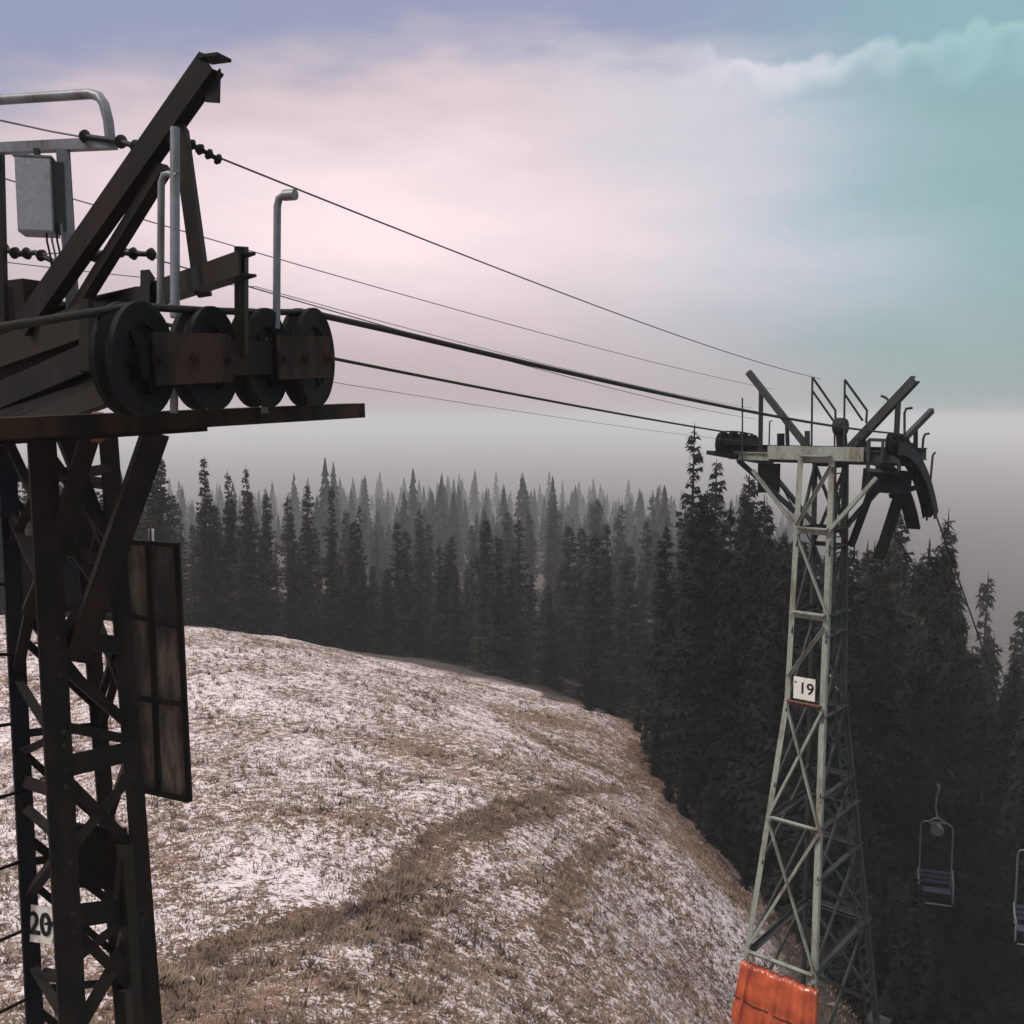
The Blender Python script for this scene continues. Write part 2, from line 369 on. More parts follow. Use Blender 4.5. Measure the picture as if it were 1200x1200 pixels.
    mr = N.new('ShaderNodeMapRange'); mr.interpolation_type = 'SMOOTHSTEP'; mr.inputs[1].default_value = -.26; mr.inputs[2].default_value = .30; L.new(s, mr.inputs[0])
    g = N.new('ShaderNodeValToRGB'); e = g.color_ramp.elements; e[0].position = .3; e[0].color = (.075, .048, .036, 1); e[1].position = .75; e[1].color = (.32, .205, .14, 1); x = e.new(.5); x.color = (.175, .108, .074, 1)
    cl = mt('ADD', mt('MULTIPLY', mt('SUBTRACT', fine, .5), .9), mt('MULTIPLY', mt('SUBTRACT', mid, .5), .5)); cl = mt('ADD', cl, mt('MULTIPLY', mt('SUBTRACT', tiny, .5), .9))
    L.new(mt('ADD', cl, .5), g.inputs[0])
    a0 = N.new('ShaderNodeAttribute'); a0.attribute_name = 'track'
    m0 = N.new('ShaderNodeMix'); m0.data_type = 'RGBA'; L.new(mt('MULTIPLY', a0.outputs['Fac'], .8), m0.inputs[0]); L.new(g.outputs[0], m0.inputs[6]); m0.inputs[7].default_value = (.075, .052, .042, 1)
    mx = N.new('ShaderNodeMix'); mx.data_type = 'RGBA'; L.new(mr.outputs[0], mx.inputs[0]); L.new(m0.outputs[2], mx.inputs[6]); mx.inputs[7].default_value = (.62, .545, .545, 1)
    a2 = N.new('ShaderNodeAttribute'); a2.attribute_name = 'litter'; m3 = N.new('ShaderNodeMix'); m3.data_type = 'RGBA'
    L.new(mt('MULTIPLY', a2.outputs['Fac'], .93), m3.inputs[0]); L.new(mx.outputs[2], m3.inputs[6]); m3.inputs[7].default_value = (.040, .032, .026, 1)
    L.new(m3.outputs[2], b.inputs['Base Color']); b.inputs['Roughness'].default_value = .9; b.inputs['Specular IOR Level'].default_value = .15
    bp = N.new('ShaderNodeBump'); bp.inputs['Strength'].default_value = .6; bp.inputs['Distance'].default_value = .12; L.new(mt('ADD', fine, mt('MULTIPLY', mid, .8)), bp.inputs['Height']); L.new(bp.outputs[0], b.inputs['Normal'])
    me.materials.append(m)
    o = bpy.data.objects.new('ground', me); COL.objects.link(o); o['kind'] = 'structure'
    return o
build_ground()

def build_grass():
    rng = np.random.default_rng(3); vs = []; fs = []
    n = 60000
    ang = rng.uniform(R(-31), R(24), n); d = 9 + 46 * rng.random(n) ** 1.25
    X = d * np.sin(ang); Y = d * np.cos(ang); Z = heights(X, Y)
    for x, y, z in zip(X, Y, Z):
        c = mnoise.noise(Vector((x * .45, y * .45, 0))) + .5 * mnoise.noise(Vector((x * 1.7, y * 1.7, 3)))
        if c < -.35: continue
        for k in range(3):
            h = random.uniform(.02, .10); a = random.uniform(0, 6.28); l = random.uniform(.02, .13); w = random.uniform(.008, .018)
            ox, oy = random.uniform(-.07, .07), random.uniform(-.07, .07); ca, sa = math.cos(a), math.sin(a); b = len(vs)
            vs += [(x + ox - sa * w, y + oy + ca * w, z - .02), (x + ox + sa * w, y + oy - ca * w, z - .02), (x + ox + ca * l, y + oy + sa * l, z + h)]
            fs.append((b, b + 1, b + 2))
    n = 5200; ang = rng.uniform(R(-31), R(20), n); d = 9.5 + 42 * rng.random(n) ** 1.15; X = d * np.sin(ang); Y = d * np.cos(ang); Z = heights(X, Y)
    for x, y, z in zip(X, Y, Z):                    # tussocks
        if mnoise.noise(Vector((x * .3, y * .3, 9))) < -.05: continue
        rt = random.uniform(.05, .16); ht = random.uniform(.06, .2)
        for k in range(12):
            a = random.uniform(0, 6.28); q = rt * random.random() ** .5; ca, sa = math.cos(a), math.sin(a); b = len(vs); w = random.uniform(.012, .028); l = q + random.uniform(.03, .14); h = ht * random.uniform(.4, 1.1)
            vs += [(x + ca * q * .5 - sa * w, y + sa * q * .5 + ca * w, z - .03), (x + ca * q * .5 + sa * w, y + sa * q * .5 - ca * w, z - .03), (x + ca * l, y + sa * l, z + h)]
            fs.append((b, b + 1, b + 2))
    me = bpy.data.meshes.new('dry_grass'); me.from_pydata(vs, [], fs)
    m, N, L, b = new_mat('dead_grass'); tc = N.new('ShaderNodeTexCoord'); q = N.new('ShaderNodeTexNoise'); q.inputs['Scale'].default_value = 1.4; q.inputs['Detail'].default_value = 6; L.new(tc.outputs['Object'], q.inputs['Vector'])
    r = N.new('ShaderNodeValToRGB'); e = r.color_ramp.elements; e[0].position = .35; e[0].color = (.07, .045, .033, 1); e[1].position = .7; e[1].color = (.27, .185, .13, 1); L.new(q.outputs[0], r.inputs[0]); L.new(r.outputs[0], b.inputs['Base Color']); b.inputs['Roughness'].default_value = .9
    me.materials.append(m); o = bpy.data.objects.new('dry_grass', me); COL.objects.link(o)
    tag(o, 'short dead brown grass poking through the thin snow of the meadow', 'grass', kind='stuff')
build_grass()

# ------------------------------------------------------------------ near tower
LINE = Vector((.40, .9165, 0))
def wheel(parent, c, axis_, D, mat, hubmat, name='sheave_wheel'):
    r = D / 2; t = .055
    m = MB(); m.lathe(c, axis_, [(r * .62, -t * .8), (r * .94, -t), (r, -t), (r, -t * .55), (r * .9, -t * .12), (r * .9, t * .12), (r, t * .55), (r, t), (r * .94, t), (r * .62, t * .8), (r * .62, -t * .8)], 36)
    o = m.build(name, mat, parent)
    h = MB(); h.lathe(c, axis_, [(.001, -t * .45), (r * .62, -t * .45), (r * .62, t * .45), (.001, t * .45)], 36)
    h.lathe(c, axis_, [(.001, -t * 1.7), (r * .22, -t * 1.7), (r * .28, -t * .4)], 18); h.lathe(c, axis_, [(r * .28, t * .4), (r * .22, t * 1.7), (.001, t * 1.7)], 18)
    for k in range(6):
        a = k * math.pi / 3; ax = Vector(axis_).normalized(); e = ax.cross(Vector((0, 0, 1))).normalized(); f = ax.cross(e); dd = e * math.cos(a) + f * math.sin(a)
        h.bar(Vector(c) + dd * (r * .2), Vector(c) + dd * (r * .62), .03, t * 1.3, ax)
    h.build('hub', hubmat, o)
    return o

tower_a = empty('lift_tower', W(100, 1290, 6.2), 'dark rusty lattice chairlift tower filling the left edge, close to the camera', 'lift tower')
tower_a.location.z = gh(tower_a.location.x, tower_a.location.y)
A = tower_a
gz = A.location.z
def Wd(px, py, Y): return W(px, py, Y)
legs = [('leg', (48, 498, 5.65), (92, 1330, 5.5), .165, 'dark'), ('leg', (6, 498, 6.1), (46, 1300, 5.95), .11, 'navy'), ('leg', (126, 500, 6.3), (186, 1290, 6.15), .125, 'dark'), ('leg', (88, 498, 6.75), (150, 1270, 6.9), .12, 'dark')]
LG = []
for nm, a, b, w, mt_ in legs:
    p, q = Wd(*a), Wd(*b); d = q - p; q = p + d * ((gz - .15 - p.z) / d.z); LG.append((p, q))
    m = MB(); m.angle(p, q, w, .018, up=(.8, -.6, 0), flip=-1); m.build(nm, M[mt_], A)
def on(i, py):                     # point of leg i at picture height py
    p, q = LG[i]
    lo, hi = 0, 1
    for _ in range(40):
        k = (lo + hi) / 2; s = p + (q - p) * k; y = 490
        fy = s.y * math.cos(PITCH) - s.z * math.sin(PITCH); up = s.y * math.sin(PITCH) + s.z * math.cos(PITCH); y = 600 - F * up / fy
        if y < py: lo = k
        else: hi = k
    return s
def brace(a, b, w, mt_='dark', name='brace', tt=None):
    m = MB(); m.angle(a, b, w, tt or .012, up=(.5, -.8, .2)); return m.build(name, M[mt_], A)
# faces:  0 nearest, 1 left, 2 right, 3 hidden
brace(Wd(90, 590, 5.72), Wd(37, 722, 5.75), .115, 'olive')
brace(Wd(36, 716, 5.75), on(1, 790), .06)
brace(on(1, 795), on(0, 870), .05)
brace(on(1, 882), on(0, 862), .05); brace(on(1, 915), on(0, 930), .075); brace(on(1, 945), on(0, 985), .06)
brace(on(0, 1000), on(1, 1052), .055); brace(on(1, 1142), on(0, 1150), .07); brace(on(1, 1130), on(0, 1210), .055)
brace(on(1, 600), on(0, 700), .05); brace(on(1, 508), on(0, 610), .05)
brace(on(0, 745), on(2, 757), .11); brace(on(0, 770), on(2, 850), .062)
brace(on(0, 850), on(2, 867), .06); brace(on(0, 900), on(2, 880), .13)
brace(on(0, 905), on(2, 1000), .062); brace(on(0, 1005), on(2, 905), .062)
brace(on(0, 1075), on(2, 1062), .14); brace(on(0, 1082), on(2, 1180), .06); brace(on(0, 1215), on(2, 1070), .085); brace(on(0, 1240), on(2, 1225), .09)
brace(on(0, 520), on(2, 640), .055); brace(on(0, 640), on(2, 660), .055); brace(on(0, 760), on(2, 650), .062)
for a in (560, 720, 860, 1010, 1160):
    brace(on(1, a), on(3, a - 10), .05); brace(on(3, a), on(2, a + 5), .05)
    brace(on(1, a + 20), on(3, a + 110), .045); brace(on(2, a + 20), on(3, a + 110), .045)
m = MB(); m.angle(Wd(150, 990, 6.0), Wd(167, 1290, 5.95), .07, .012, up=(.8, -.6, 0)); m.build('leg_stiffener', M['olive'], A)
m = MB(); m.angle(Wd(148, 1000, 6.0), Wd(140, 1075, 5.98), .05, .012, up=(.8, -.6, 0)); m.build('leg_stiffener', M['dark'], A)
for (i, a), (j, b_) in (((0, 600), (2, 720)), ((1, 640), (0, 560)), ((3, 700), (2, 820)), ((3, 860), (2, 760)), ((1, 700), (3, 820)), ((0, 1130), (2, 1060)), ((3, 1150), (2, 1050)), ((1, 980), (3, 1060)), ((0, 560), (2, 548))):
    brace(on(i, a), on(j, b_), .055)
# strut from the tower to the walkway
m = MB(); m.angle(Wd(184, 508, 5.35), Wd(90, 775, 5.72), .13, .016, up=(.5, -.8, .2)); m.build('arm_strut', M['dark'], A)
m = MB(); m.angle(Wd(110, 500, 5.6), Wd(66, 640, 5.7), .10, .016, up=(.5, -.8, .2)); m.build('arm_strut', M['dark'], A)
m = MB(); m.angle(Wd(72, 500, 5.9), Wd(128, 640, 6.3), .08, .014, up=(.5, -.8, .2)); m.build('arm_strut', M['dark'], A)
for i, py in ((0, 746), (0, 766), (0, 790), (0, 856), (0, 872), (0, 902), (0, 920), (0, 1008), (0, 1070), (0, 1090), (2, 760), (2, 846), (2, 870), (2, 884), (2, 905), (2, 1000), (2, 1066), (2, 1080)):
    c = on(i, py) + Vector((.3, -.95, 0)) * (.03 if i == 0 else .02) + Vector((.04 if i == 0 else -.01, 0, 0))
    m = MB(); m.lathe(c, (.5, -.86, 0), [(.001, .016), (.013, .016), (.015, 0), (.015, -.02), (.001, -.02)], 6); m.build('bolt', M['olive'], A)
# crossarm: two channels running from the tower out over the sheaves, and the walkway beneath
m = MB(); m.channel(Wd(-60, 438, 6.9), Wd(118, 372, 5.55), .10, .19, up=(0, 0, 1)); m.build('crossarm', M['olive'], A)
m = MB(); m.channel(Wd(-60, 400, 7.3), Wd(170, 352, 5.75), .10, .15, up=(0, 0, 1), side=-1); m.build('crossarm', M['dark'], A)
m = MB(); m.channel(Wd(-60, 492, 6.8), Wd(112, 418, 5.5), .09, .16, up=(0, 0, 1)); m.build('crossarm', M['dark'], A)
m = MB(); m.channel(Wd(120, 366, 6.2), Wd(290, 309, 4.75), .09, .115, up=(0, 0, 1)); m.build('sheave_beam', M['olive'], A)
m = MB(); m.bar(Wd(283, 289, 4.85), Wd(283, 415, 4.95), .075, .05, (1, 0, 0)); m.build('hanger_post', M['olive'], A)
m = MB(); m.bar(Wd(173, 321, 5.5), Wd(173, 420, 5.3), .085, .05, (1, 0, 0)); m.build('hanger_post', M['dark'], A)
m = MB(); m.bar(Wd(101, 352, 5.45), Wd(101, 436, 5.4), .065, .05, (1, 0, 0)); m.build('hanger_post', M['olive'], A)
m = MB(); m.slab([Wd(-60, 446, 6.95), Wd(116, 380, 5.62), Wd(110, 424, 5.55), Wd(-60, 492, 6.85)], .012); m.build('side_plate', M['dark'], A)
# grating walkway along the crossarm (open bars)
g = MB(); a0, a1 = Wd(-70, 520, 6.3), Wd(150, 446, 4.95); b0, b1 = Wd(-70, 500, 7.0), Wd(128, 438, 5.6)
for k in range(64):
    t = k / 63; g.bar(a0.lerp(a1, t), b0.lerp(b1, t), .010, .03)
for s in (0, .33, .66, 1): g.bar(a0.lerp(b0, s), a1.lerp(b1, s), .02, .035, off=(0, -.004))
g.build('walkway_grating', M['dark'], A)
m = MB(); m.channel(Wd(-60, 533, 6.2), Wd(128, 462, 4.9), .07, .10); m.build('walkway_edge', M['olive'], A)
# long stringer under the sheaves
s0, s1 = Wd(-40, 504, 4.05), Wd(416, 481, 6.25)
m = MB(); m.channel(s0, s1, .16, .09); m.build('stringer', M['rustbar'], A)
m = MB(); m.bar(s0 + Vector((-.12, .05, -.05)), s0.lerp(s1, .55) + Vector((-.12, .05, -.05)), .1, .05); m.build('stringer', M['dark'], A)
m = MB(); m.bar(Wd(112, 486, 4.7), Wd(116, 515, 4.75), .07, .05, (1, 0, 0)); m.build('bracket', M['rustred'], A)
# sheaves
w0 = Wd(158, 421, 4.36); w1 = Wd(361, 419, 5.70); wd = (w1 - w0).normalized(); wax = Vector((wd.y, -wd.x, 0))
wax2 = Matrix.Rotation(R(9), 3, 'Z') @ wax
WH = []
for k, (t, D) in enumerate(((0, .50), (.345, .50), (.665, .52), (1, .56))):
    c = w0.lerp(w1, t); WH.append((c, D)); wheel(A, c, wax2, D, M['rubber'], M['dark'])
b = MB()
for o_ in (-.095, .095): b.bar(w0 + wax * o_ - wd * .08, w1 + wax * o_ + wd * .06, .016, .17)
b.build('sheave_frame', M['dark'], A)
for a_, b_ in ((-.02, .365), (.645, 1.02)):
    p, q = w0.lerp(w1, a_), w0.lerp(w1, b_); b = MB(); b.bar(p + wax * .125, q + wax * .125, .014, .23); b.bar(p - wax * .125, q - wax * .125, .014, .23)
    for e_ in (.06, .5, .94):
        cc_ = p.lerp(q, e_); b.lathe(cc_, wax, [(.001, -.165), (.022, -.165), (.022, .165), (.001, .165)], 6); b.lathe(cc_ + wax * .136, wax, [(.001, .004), (.036, .004), (.036, -.004), (.001, -.004)], 14)
    b.build('rocker', M['rustbar'], A)
for px, Y in ((204, 4.72), (310, 5.3)):
    b = MB(); b.bar(Wd(px, 395, Y - .02), Wd(px, 484, Y), .03, .03, (1, 0, 0)); b.build('sheave_support', M['galv'], A)
# rope catcher pipes with bent tops
def pipe(pts, r, mt_='galv', name='hook_pipe'):
    q = MB(); q.tube(pts, r, 10); return q.build(name, M[mt_], A)
pipe([Wd(188, 360, 5.1), Wd(189, 214, 5.1), Wd(192, 205, 5.1), Wd(198, 204, 5.08), Wd(208, 206, 5.05)], .018)
pipe([Wd(205, 372, 4.95), Wd(205, 300, 5.0), Wd(205, 150, 5.1)], .024)
pipe([Wd(324, 385, 5.35), Wd(325, 242, 5.35), Wd(327, 233, 5.35), Wd(333, 229, 5.33), Wd(345, 228, 5.3)], .020)
q = MB(); q.tube([Wd(333, 229, 5.33), Wd(346, 228, 5.3)], .029, 10); q.build('pipe_sleeve', M['galv'], A)
# lifting beam
p, q = Wd(30, 384, 6.0), Wd(248, 74, 5.25)
m = MB(); m.channel(p, q, .085, .135, .014, up=(0, 0, 1), side=1); lb = m.build('lifting_beam', M['dark'], A)
m = MB(); m.bar(Wd(240, 70, 5.27), Wd(263, 67, 5.22), .11, .016); m.build('end_plate', M['dark'], lb)
m = MB(); m.slab([Wd(257, 80, 5.22), Wd(256, 120, 5.22), Wd(240, 119, 5.25), Wd(243, 98, 5.25)], .014); m.build('lifting_lug', M['dark'], lb)
m = MB(); m.bar(Wd(80, 380, 5.9), Wd(193, 196, 5.45), .075, .06); m.build('beam_brace', M['dark'], A)
m = MB(); m.bar(Wd(211, 150, 5.38), Wd(238, 345, 5.2), .085, .07, (1, 0, 0)); m.build('beam_post', M['dark'], A)
m = MB(); m.bar(Wd(203, 140, 5.4), Wd(206, 168, 5.4), .07, .07, (1, 0, 0)); m.build('beam_post', M['dark'], A)
# service frame on the left
m = MB(); m.tube([Wd(-60, 122, 6.5), Wd(0, 117, 6.3), Wd(60, 113, 6.1), Wd(106, 110, 5.95), Wd(116, 113, 5.92), Wd(122, 122, 5.9), Wd(127, 142, 5.9), Wd(130, 170, 5.9)], .030, 10); m.build('guard_rail', M['galv'], A)
m = MB(); m.bar(Wd(-60, 177, 6.5), Wd(133, 168, 5.9), .07, .06); m.build('frame_bar', M['galv'], A)
m = MB(); m.channel(Wd(74, 176, 6.05), Wd(86, 372, 6.05), .07, .07, up=(.3, -1, 0)); m.build('frame_post', M['galv'], A)
m = MB(); m.bar(Wd(-2, 176, 6.4), Wd(4, 420, 6.4), .055, .055, (1, 0, 0)); m.build('frame_post', M['olive'], A)
# dark winch housing at the arm root with fins
m = MB()
for k in range(7): m.bar(Wd(-30 + k * 11, 326 + k * 2, 6.7 - k * .03), Wd(-30 + k * 11, 398 - k * 2, 6.7 - k * .03), .035, .3, (1, 0, 0))
m.bar(Wd(-50, 362, 6.9), Wd(44, 352, 6.55), .2, .26); m.build('drive_housing', M['dark'], A)
# ladder on the left edge
m = MB(); m.tube([Wd(-22, 560, 5.7), Wd(0, 1320, 5.5)], .018, 8); m.tube([Wd(-62, 560, 5.9), Wd(-40, 1320, 5.7)], .018, 8)
m.build('ladder_rail', M['navy'], A)
for k in range(9):
    t = (k + .4) / 9; a_ = Wd(-22, 560, 5.7).lerp(Wd(0, 1320, 5.5), t); b_ = on(1, 575 + t * 720)
    m = MB(); m.tube([Wd(-62, 560, 5.9).lerp(Wd(-40, 1320, 5.7), t), a_, b_], .011, 6); m.build('ladder_rung', M['dark'], A)
# far arm of the near tower (mostly outside the frame)
m = MB(); m.channel(Wd(-60, 438, 6.9), Wd(-60, 438, 6.9) + Vector((-1.5, 1.0, .05)), .10, .19); m.build('crossarm', M['olive'], A)
lw0 = Vector((-4.45, 6.5, .68)); lw1 = lw0 + wd * 1.42
for k in range(4): wheel(A, lw0.lerp(lw1, k / 3), wax, .46, M['rubber'], M['dark'])
b = MB(); b.bar(lw0, lw1, .02, .17, off=(.09, 0)); b.bar(lw0, lw1, .02, .17, off=(-.09, 0)); b.build('sheave_frame', M['dark'], A)
m = MB(); m.bar(Vector((-4.2, 7.2, .3)), Vector((-4.2, 7.2, .62)), .08); m.build('hanger_post', M['dark'], A)
# number plate 20
def text_mesh(txt, size, name, mat, parent, origin, xdir, ydir, thick=.004):
    cu = bpy.data.curves.new(name, 'FONT'); cu.body = txt; cu.size = size; cu.align_x = 'CENTER'; cu.align_y = 'CENTER'; cu.extrude = thick; cu.offset = size * .015
    ob = bpy.data.objects.new(name, cu); COL.objects.link(ob); dg = bpy.context.evaluated_depsgraph_get()
    me = bpy.data.meshes.new_from_object(ob.evaluated_get(dg)); bpy.data.objects.remove(ob)
    x = Vector(xdir).normalized(); y = Vector(ydir); y = (y - x * y.dot(x)).normalized(); z = x.cross(y)
    mw = Matrix((x, y, z)).transposed().to_4x4(); mw.translation = Vector(origin) - parent_loc(parent); me.transform(mw)
    me.materials.clear(); me.materials.append(mat); o = bpy.data.objects.new(name, me); COL.objects.link(o); o.parent = parent; return o
pq = [Wd(26, 1102, 6.0), Wd(60, 1107, 5.9), Wd(69, 1066, 5.9), Wd(35, 1060, 6.0)]
m = MB(); m.slab(pq, -.006); pl = m.build('number_plate', M['white'], A)
cc = sum(pq, Vector()) / 4; xd = pq[1] - pq[0]; yd = pq[3] - pq[0]
nn = xd.cross(yd).normalized()
text_mesh('20', .20, 'numerals', M['black'], pl, cc + nn * .004, xd, yd)

# boards fixed on the near tower
bd = empty('board', Wd(180, 640, 6.35), 'tall weathered dark board with pale streaks hanging on the right side of the near tower', 'board')
m = MB(); m.slab([Wd(136, 636, 6.32), Wd(205, 640, 6.5), Wd(221, 937, 6.5), Wd(146, 920, 6.32)], .03); m.build('sheet', M['panel'], bd)
m = MB(); 
for a_, b_ in (((134, 634, 6.28), (207, 639, 6.46)), ((207, 636, 6.46), (222, 939, 6.46)), ((146, 921, 6.28), (222, 938, 6.46)), ((140, 718, 6.28), (211, 735, 6.46)), ((142, 815, 6.28), (215, 826, 6.46)), ((174, 640, 6.37), (186, 925, 6.37))): m.bar(Wd(*a_), Wd(*b_), .035, .03)
m.build('batten', M['dark'], bd)
m = MB(); m.tube([Wd(150, 640, 6.3), Wd(153, 613, 6.3), Wd(176, 611, 6.35), Wd(177, 640, 6.4)], .008, 6); m.build('hook', M['rustred'], bd)
m = MB(); m.tube([Wd(177, 640, 6.42), Wd(177, 620, 6.42)], .02, 8); m.build('bolt', M['white'], bd)
for quad, lab in (([(10, 628, 7.0), (131, 625, 7.0), (131, 718, 7.0), (10, 712, 7.0)], 'dark flat board behind the upper legs of the near tower'),
                  ([(84, 966, 6.25), (148, 972, 6.3), (147, 1043, 6.3), (84, 1040, 6.25)], 'small dark board between the lower braces of the near tower')):
    m = MB(); m.slab([Wd(*p_) for p_ in quad], .03); o = m.build('board', M['navy'] if quad[0][0] == 10 else M['dark'], None); tag(o, lab, 'board')

# grey cabinet on the service frame
cb = empty('control_box', Wd(48, 270, 5.95), 'grey metal electrical cabinet on the service frame at the top of the near tower', 'electrical box')
c0 = Wd(40, 228, 5.95); X_ = Vector((.97, .24, 0)); Y_ = Vector((-.24, .97, 0)); hx, hy, hz = .098, .10, .215
m = MB(); m.bar(c0 + Vector((0, 0, -hz)) + Y_ * hy, c0 + Vector((0, 0, hz)) + Y_ * hy, hx * 2, hy * 2, tuple(Y_)); m.build('casing', M['cab'], cb)
m = MB(); m.bar(c0 + Vector((0, 0, -hz * .96)) - Y_ * .009, c0 + Vector((0, 0, hz * .96)) - Y_ * .009, hx * 1.92, .018, tuple(Y_)); m.build('door', M['cab'], cb)
m = MB(); m.bar(c0 + Vector((0, 0, hz)) + Y_ * hy, c0 + Vector((0, 0, hz + .012)) + Y_ * hy, hx * 2.2, hy * 2.3, tuple(Y_)); m.build('lid', M['galv'], cb)
m = MB(); m.bar(c0 + Vector((-.01, .08, hz)), c0 + Vector((-.01, .08, hz + .07)), .03); m.bar(c0 + X_ * .13 + Y_ * .1 + Vector((0, 0, -.2)), c0 + X_ * .13 + Y_ * .1 + Vector((0, 0, .2)), .07, .16, tuple(Y_)); m.build('bracket', M['grey'], cb)
for k in range(4):
    x0 = 54 + k * 6
    m = MB(); m.tube([Wd(x0, 262, 5.98), Wd(x0 + 1, 282, 5.98), Wd(x0 + 5, 300, 5.99), Wd(x0 + 7 - k * 2, 315, 6.0)], .006, 6); m.build('wire', M['galv'] if k % 2 else M['dark'], cb)

# ------------------------------------------------------------------ far tower
TH = R(40); U = Vector((math.cos(TH), -math.sin(TH), 0)); V = Vector((math.sin(TH), math.cos(TH), 0))
c_top = W(965, 535, 22.0)
def zf(py): return W(965, py, 22.0).z
C2 = Vector((c_top.x, 22.0, 0))
base_z = gh(C2.x, C2.y) - .1
tower_b = empty('lift_tower', (C2.x, C2.y, base_z), 'pale green lattice chairlift tower with plate 19 and an orange mat at its foot', 'lift tower')
B = tower_b
def T(u, v, z): return C2 + U * u + V * v + Vector((0, 0, z))
zt, zk, zb = zf(535), zf(815), base_z
def half(z):
    if z >= zk: t = (zt - z) / (zt - zk); return .36 + .05 * t, .40 + .24 * t
    t = (zk - z) / (zk - zb); return .41 + .56 * t, .64 + 1.45 * t
def L_(i, z):
    hu, hv = half(z); su, sv = ((-1, -1), (1, -1), (1, 1), (-1, 1))[i]; return T(su * hu, sv * hv, z)
def bb(a, b, w, mt_, name='brace', up=None):
    w = w * 1.25 if mt_ == 'grey' else w; m = MB(); m.angle(a, b, w, max(.012, w * .15), up=up or tuple(V)); return m.build(name, M[mt_], B)
for i in range(4):
    m = MB()
    for z0, z1 in ((zt + .05, zk), (zk, zb)):
        w = .125; a, b = L_(i, z0), L_(i, z1)
        fl = 1 if i in (0, 3) else -1
        if i in (0, 1): m.bar(a, b, w, .014, tuple(V)); m.bar(a, b, .014, w, tuple(V), (-.055 if i == 0 else .055, .06))
        else: m.bar(a, b, w, .014, tuple(V)); m.bar(a, b, .014, w, tuple(V), (.055, -.06))
    m.build('leg', M['pale'] if i < 2 else M['grey'], B)  # back legs take the darker colour, shade painted in
hor = [537, 620, 717, 948, 1095]
for y in hor:
    z = zf(y); w = .16 if y in (537, 620, 717) else .10
    for i in range(4):
        bb(L_(i, z), L_((i + 1) % 4, z), w if i == 0 else .09, 'pale' if i == 0 else 'grey')  # only the front face stays pale; the others have shade in their colour
for (a, ya, b_, yb) in ((0, 615, 1, 545), (0, 625, 1, 710), (0, 790, 1, 728), (0, 822, 1, 945), (1, 822, 0, 945), (0, 952, 1, 1090), (1, 952, 0, 1090), (0, 1100, 1, 1220), (1, 1100, 0, 1220)):
    bb(L_(a, zf(ya)), L_(b_, zf(yb)), .075, 'pale')
ys = [545, 640, 740, 830, 915, 1000, 1092, 1200]
for y0, y1 in zip(ys[:-1], ys[1:]):
    for (i, j) in ((1, 2), (2, 3), (3, 0)):  # side and rear bracing, its shade put into the darker colour
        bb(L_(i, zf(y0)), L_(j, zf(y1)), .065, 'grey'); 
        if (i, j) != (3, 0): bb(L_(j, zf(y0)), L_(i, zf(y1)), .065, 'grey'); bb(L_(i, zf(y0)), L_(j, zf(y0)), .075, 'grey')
for i in (2,):                                   # ladder up the shaded side
    m = MB(); ra_, rb_ = [], []
    for k in range(41):
        z = zb + (zt - zb) * k / 40; e = (L_(1, z) - L_(2, z)).normalized(); c = L_(2, z) + e * .35 + U * .06; ra_.append(c); rb_.append(c + e * .42)
    m.tube(ra_, .028, 6); m.tube(rb_, .028, 6)
    for k in range(1, 40): m.tube([ra_[k], rb_[k]], .016, 5)
    m.build('ladder', M['grey'], B)
# concrete footing blocks
for i in range(4):
    p = L_(i, zb); m = MB(); m.bar(p + Vector((0, 0, -.6)), p + Vector((0, 0, .18)), .5, .5, tuple(V)); m.build('footing', M['grey'], B)
# plate 19
pc = T(0, -half(zf(800))[1] - .05, zf(800))
m = MB(); m.bar(pc - Vector((0, 0, .25)), pc + Vector((0, 0, .25)), .50, .02, tuple(V)); pl2 = m.build('number_plate', M['white'], B)
text_mesh('19', .36, 'numerals', M['black'], pl2, pc - V * .014 + U * .05, U, (0, 0, 1), .003)
m = MB(); m.lathe(pc - V * .013 - U * .2 + Vector((0, 0, .13)), V, [(.001, -.004), (.022, -.004), (.022, .004)], 12); m.build('mark', M['black'], pl2)
bb(T(-.40, -half(zf(818))[1] - .02, zf(818)), T(.40, -half(zf(818))[1] - .02, zf(818)), .10, 'rustred')
# head
zA = zf(530)
m = MB(); m.bar(T(-1.15, -.33, zf(531)), T(1.05, -.33, zf(531)), .16, .30); m.build('crossarm', M['pale'], B)
m = MB(); m.ibeam(T(-2.15, .38, zA), T(2.1, .38, zA), .16, .26); m.build('crossarm', M['grey'], B)
m = MB(); m.ibeam(T(-2.15, -.30, zf(536)), T(-1.15, -.30, zf(536)), .14, .18); m.build('crossarm', M['pale'], B)
m = MB(); m.ibeam(T(1.05, -.30, zf(533)), T(2.1, -.30, zf(533)), .14, .24); m.build('crossarm', M['grey'], B)
bb(T(-1.5, -.42, zf(553)), L_(0, zf(618)), .10, 'pale', 'arm_strut'); bb(T(1.35, -.42, zf(556)), L_(1, zf(618)), .10, 'pale', 'arm_strut')
bb(T(-1.5, .42, zf(553)), L_(3, zf(618)), .10, 'grey', 'arm_strut'); bb(T(1.35, .42, zf(556)), L_(2, zf(618)), .10, 'grey', 'arm_strut')
m = MB(); m.bar(T(-1.95, -.25, zf(542)), T(-.5, -.3, zf(600)), .10, .10); m.bar(T(-1.25, -.1, zf(545)), T(-1.25, -.1, zf(580)), .5, .1); m.build('arm_gusset', M['navy'], B)
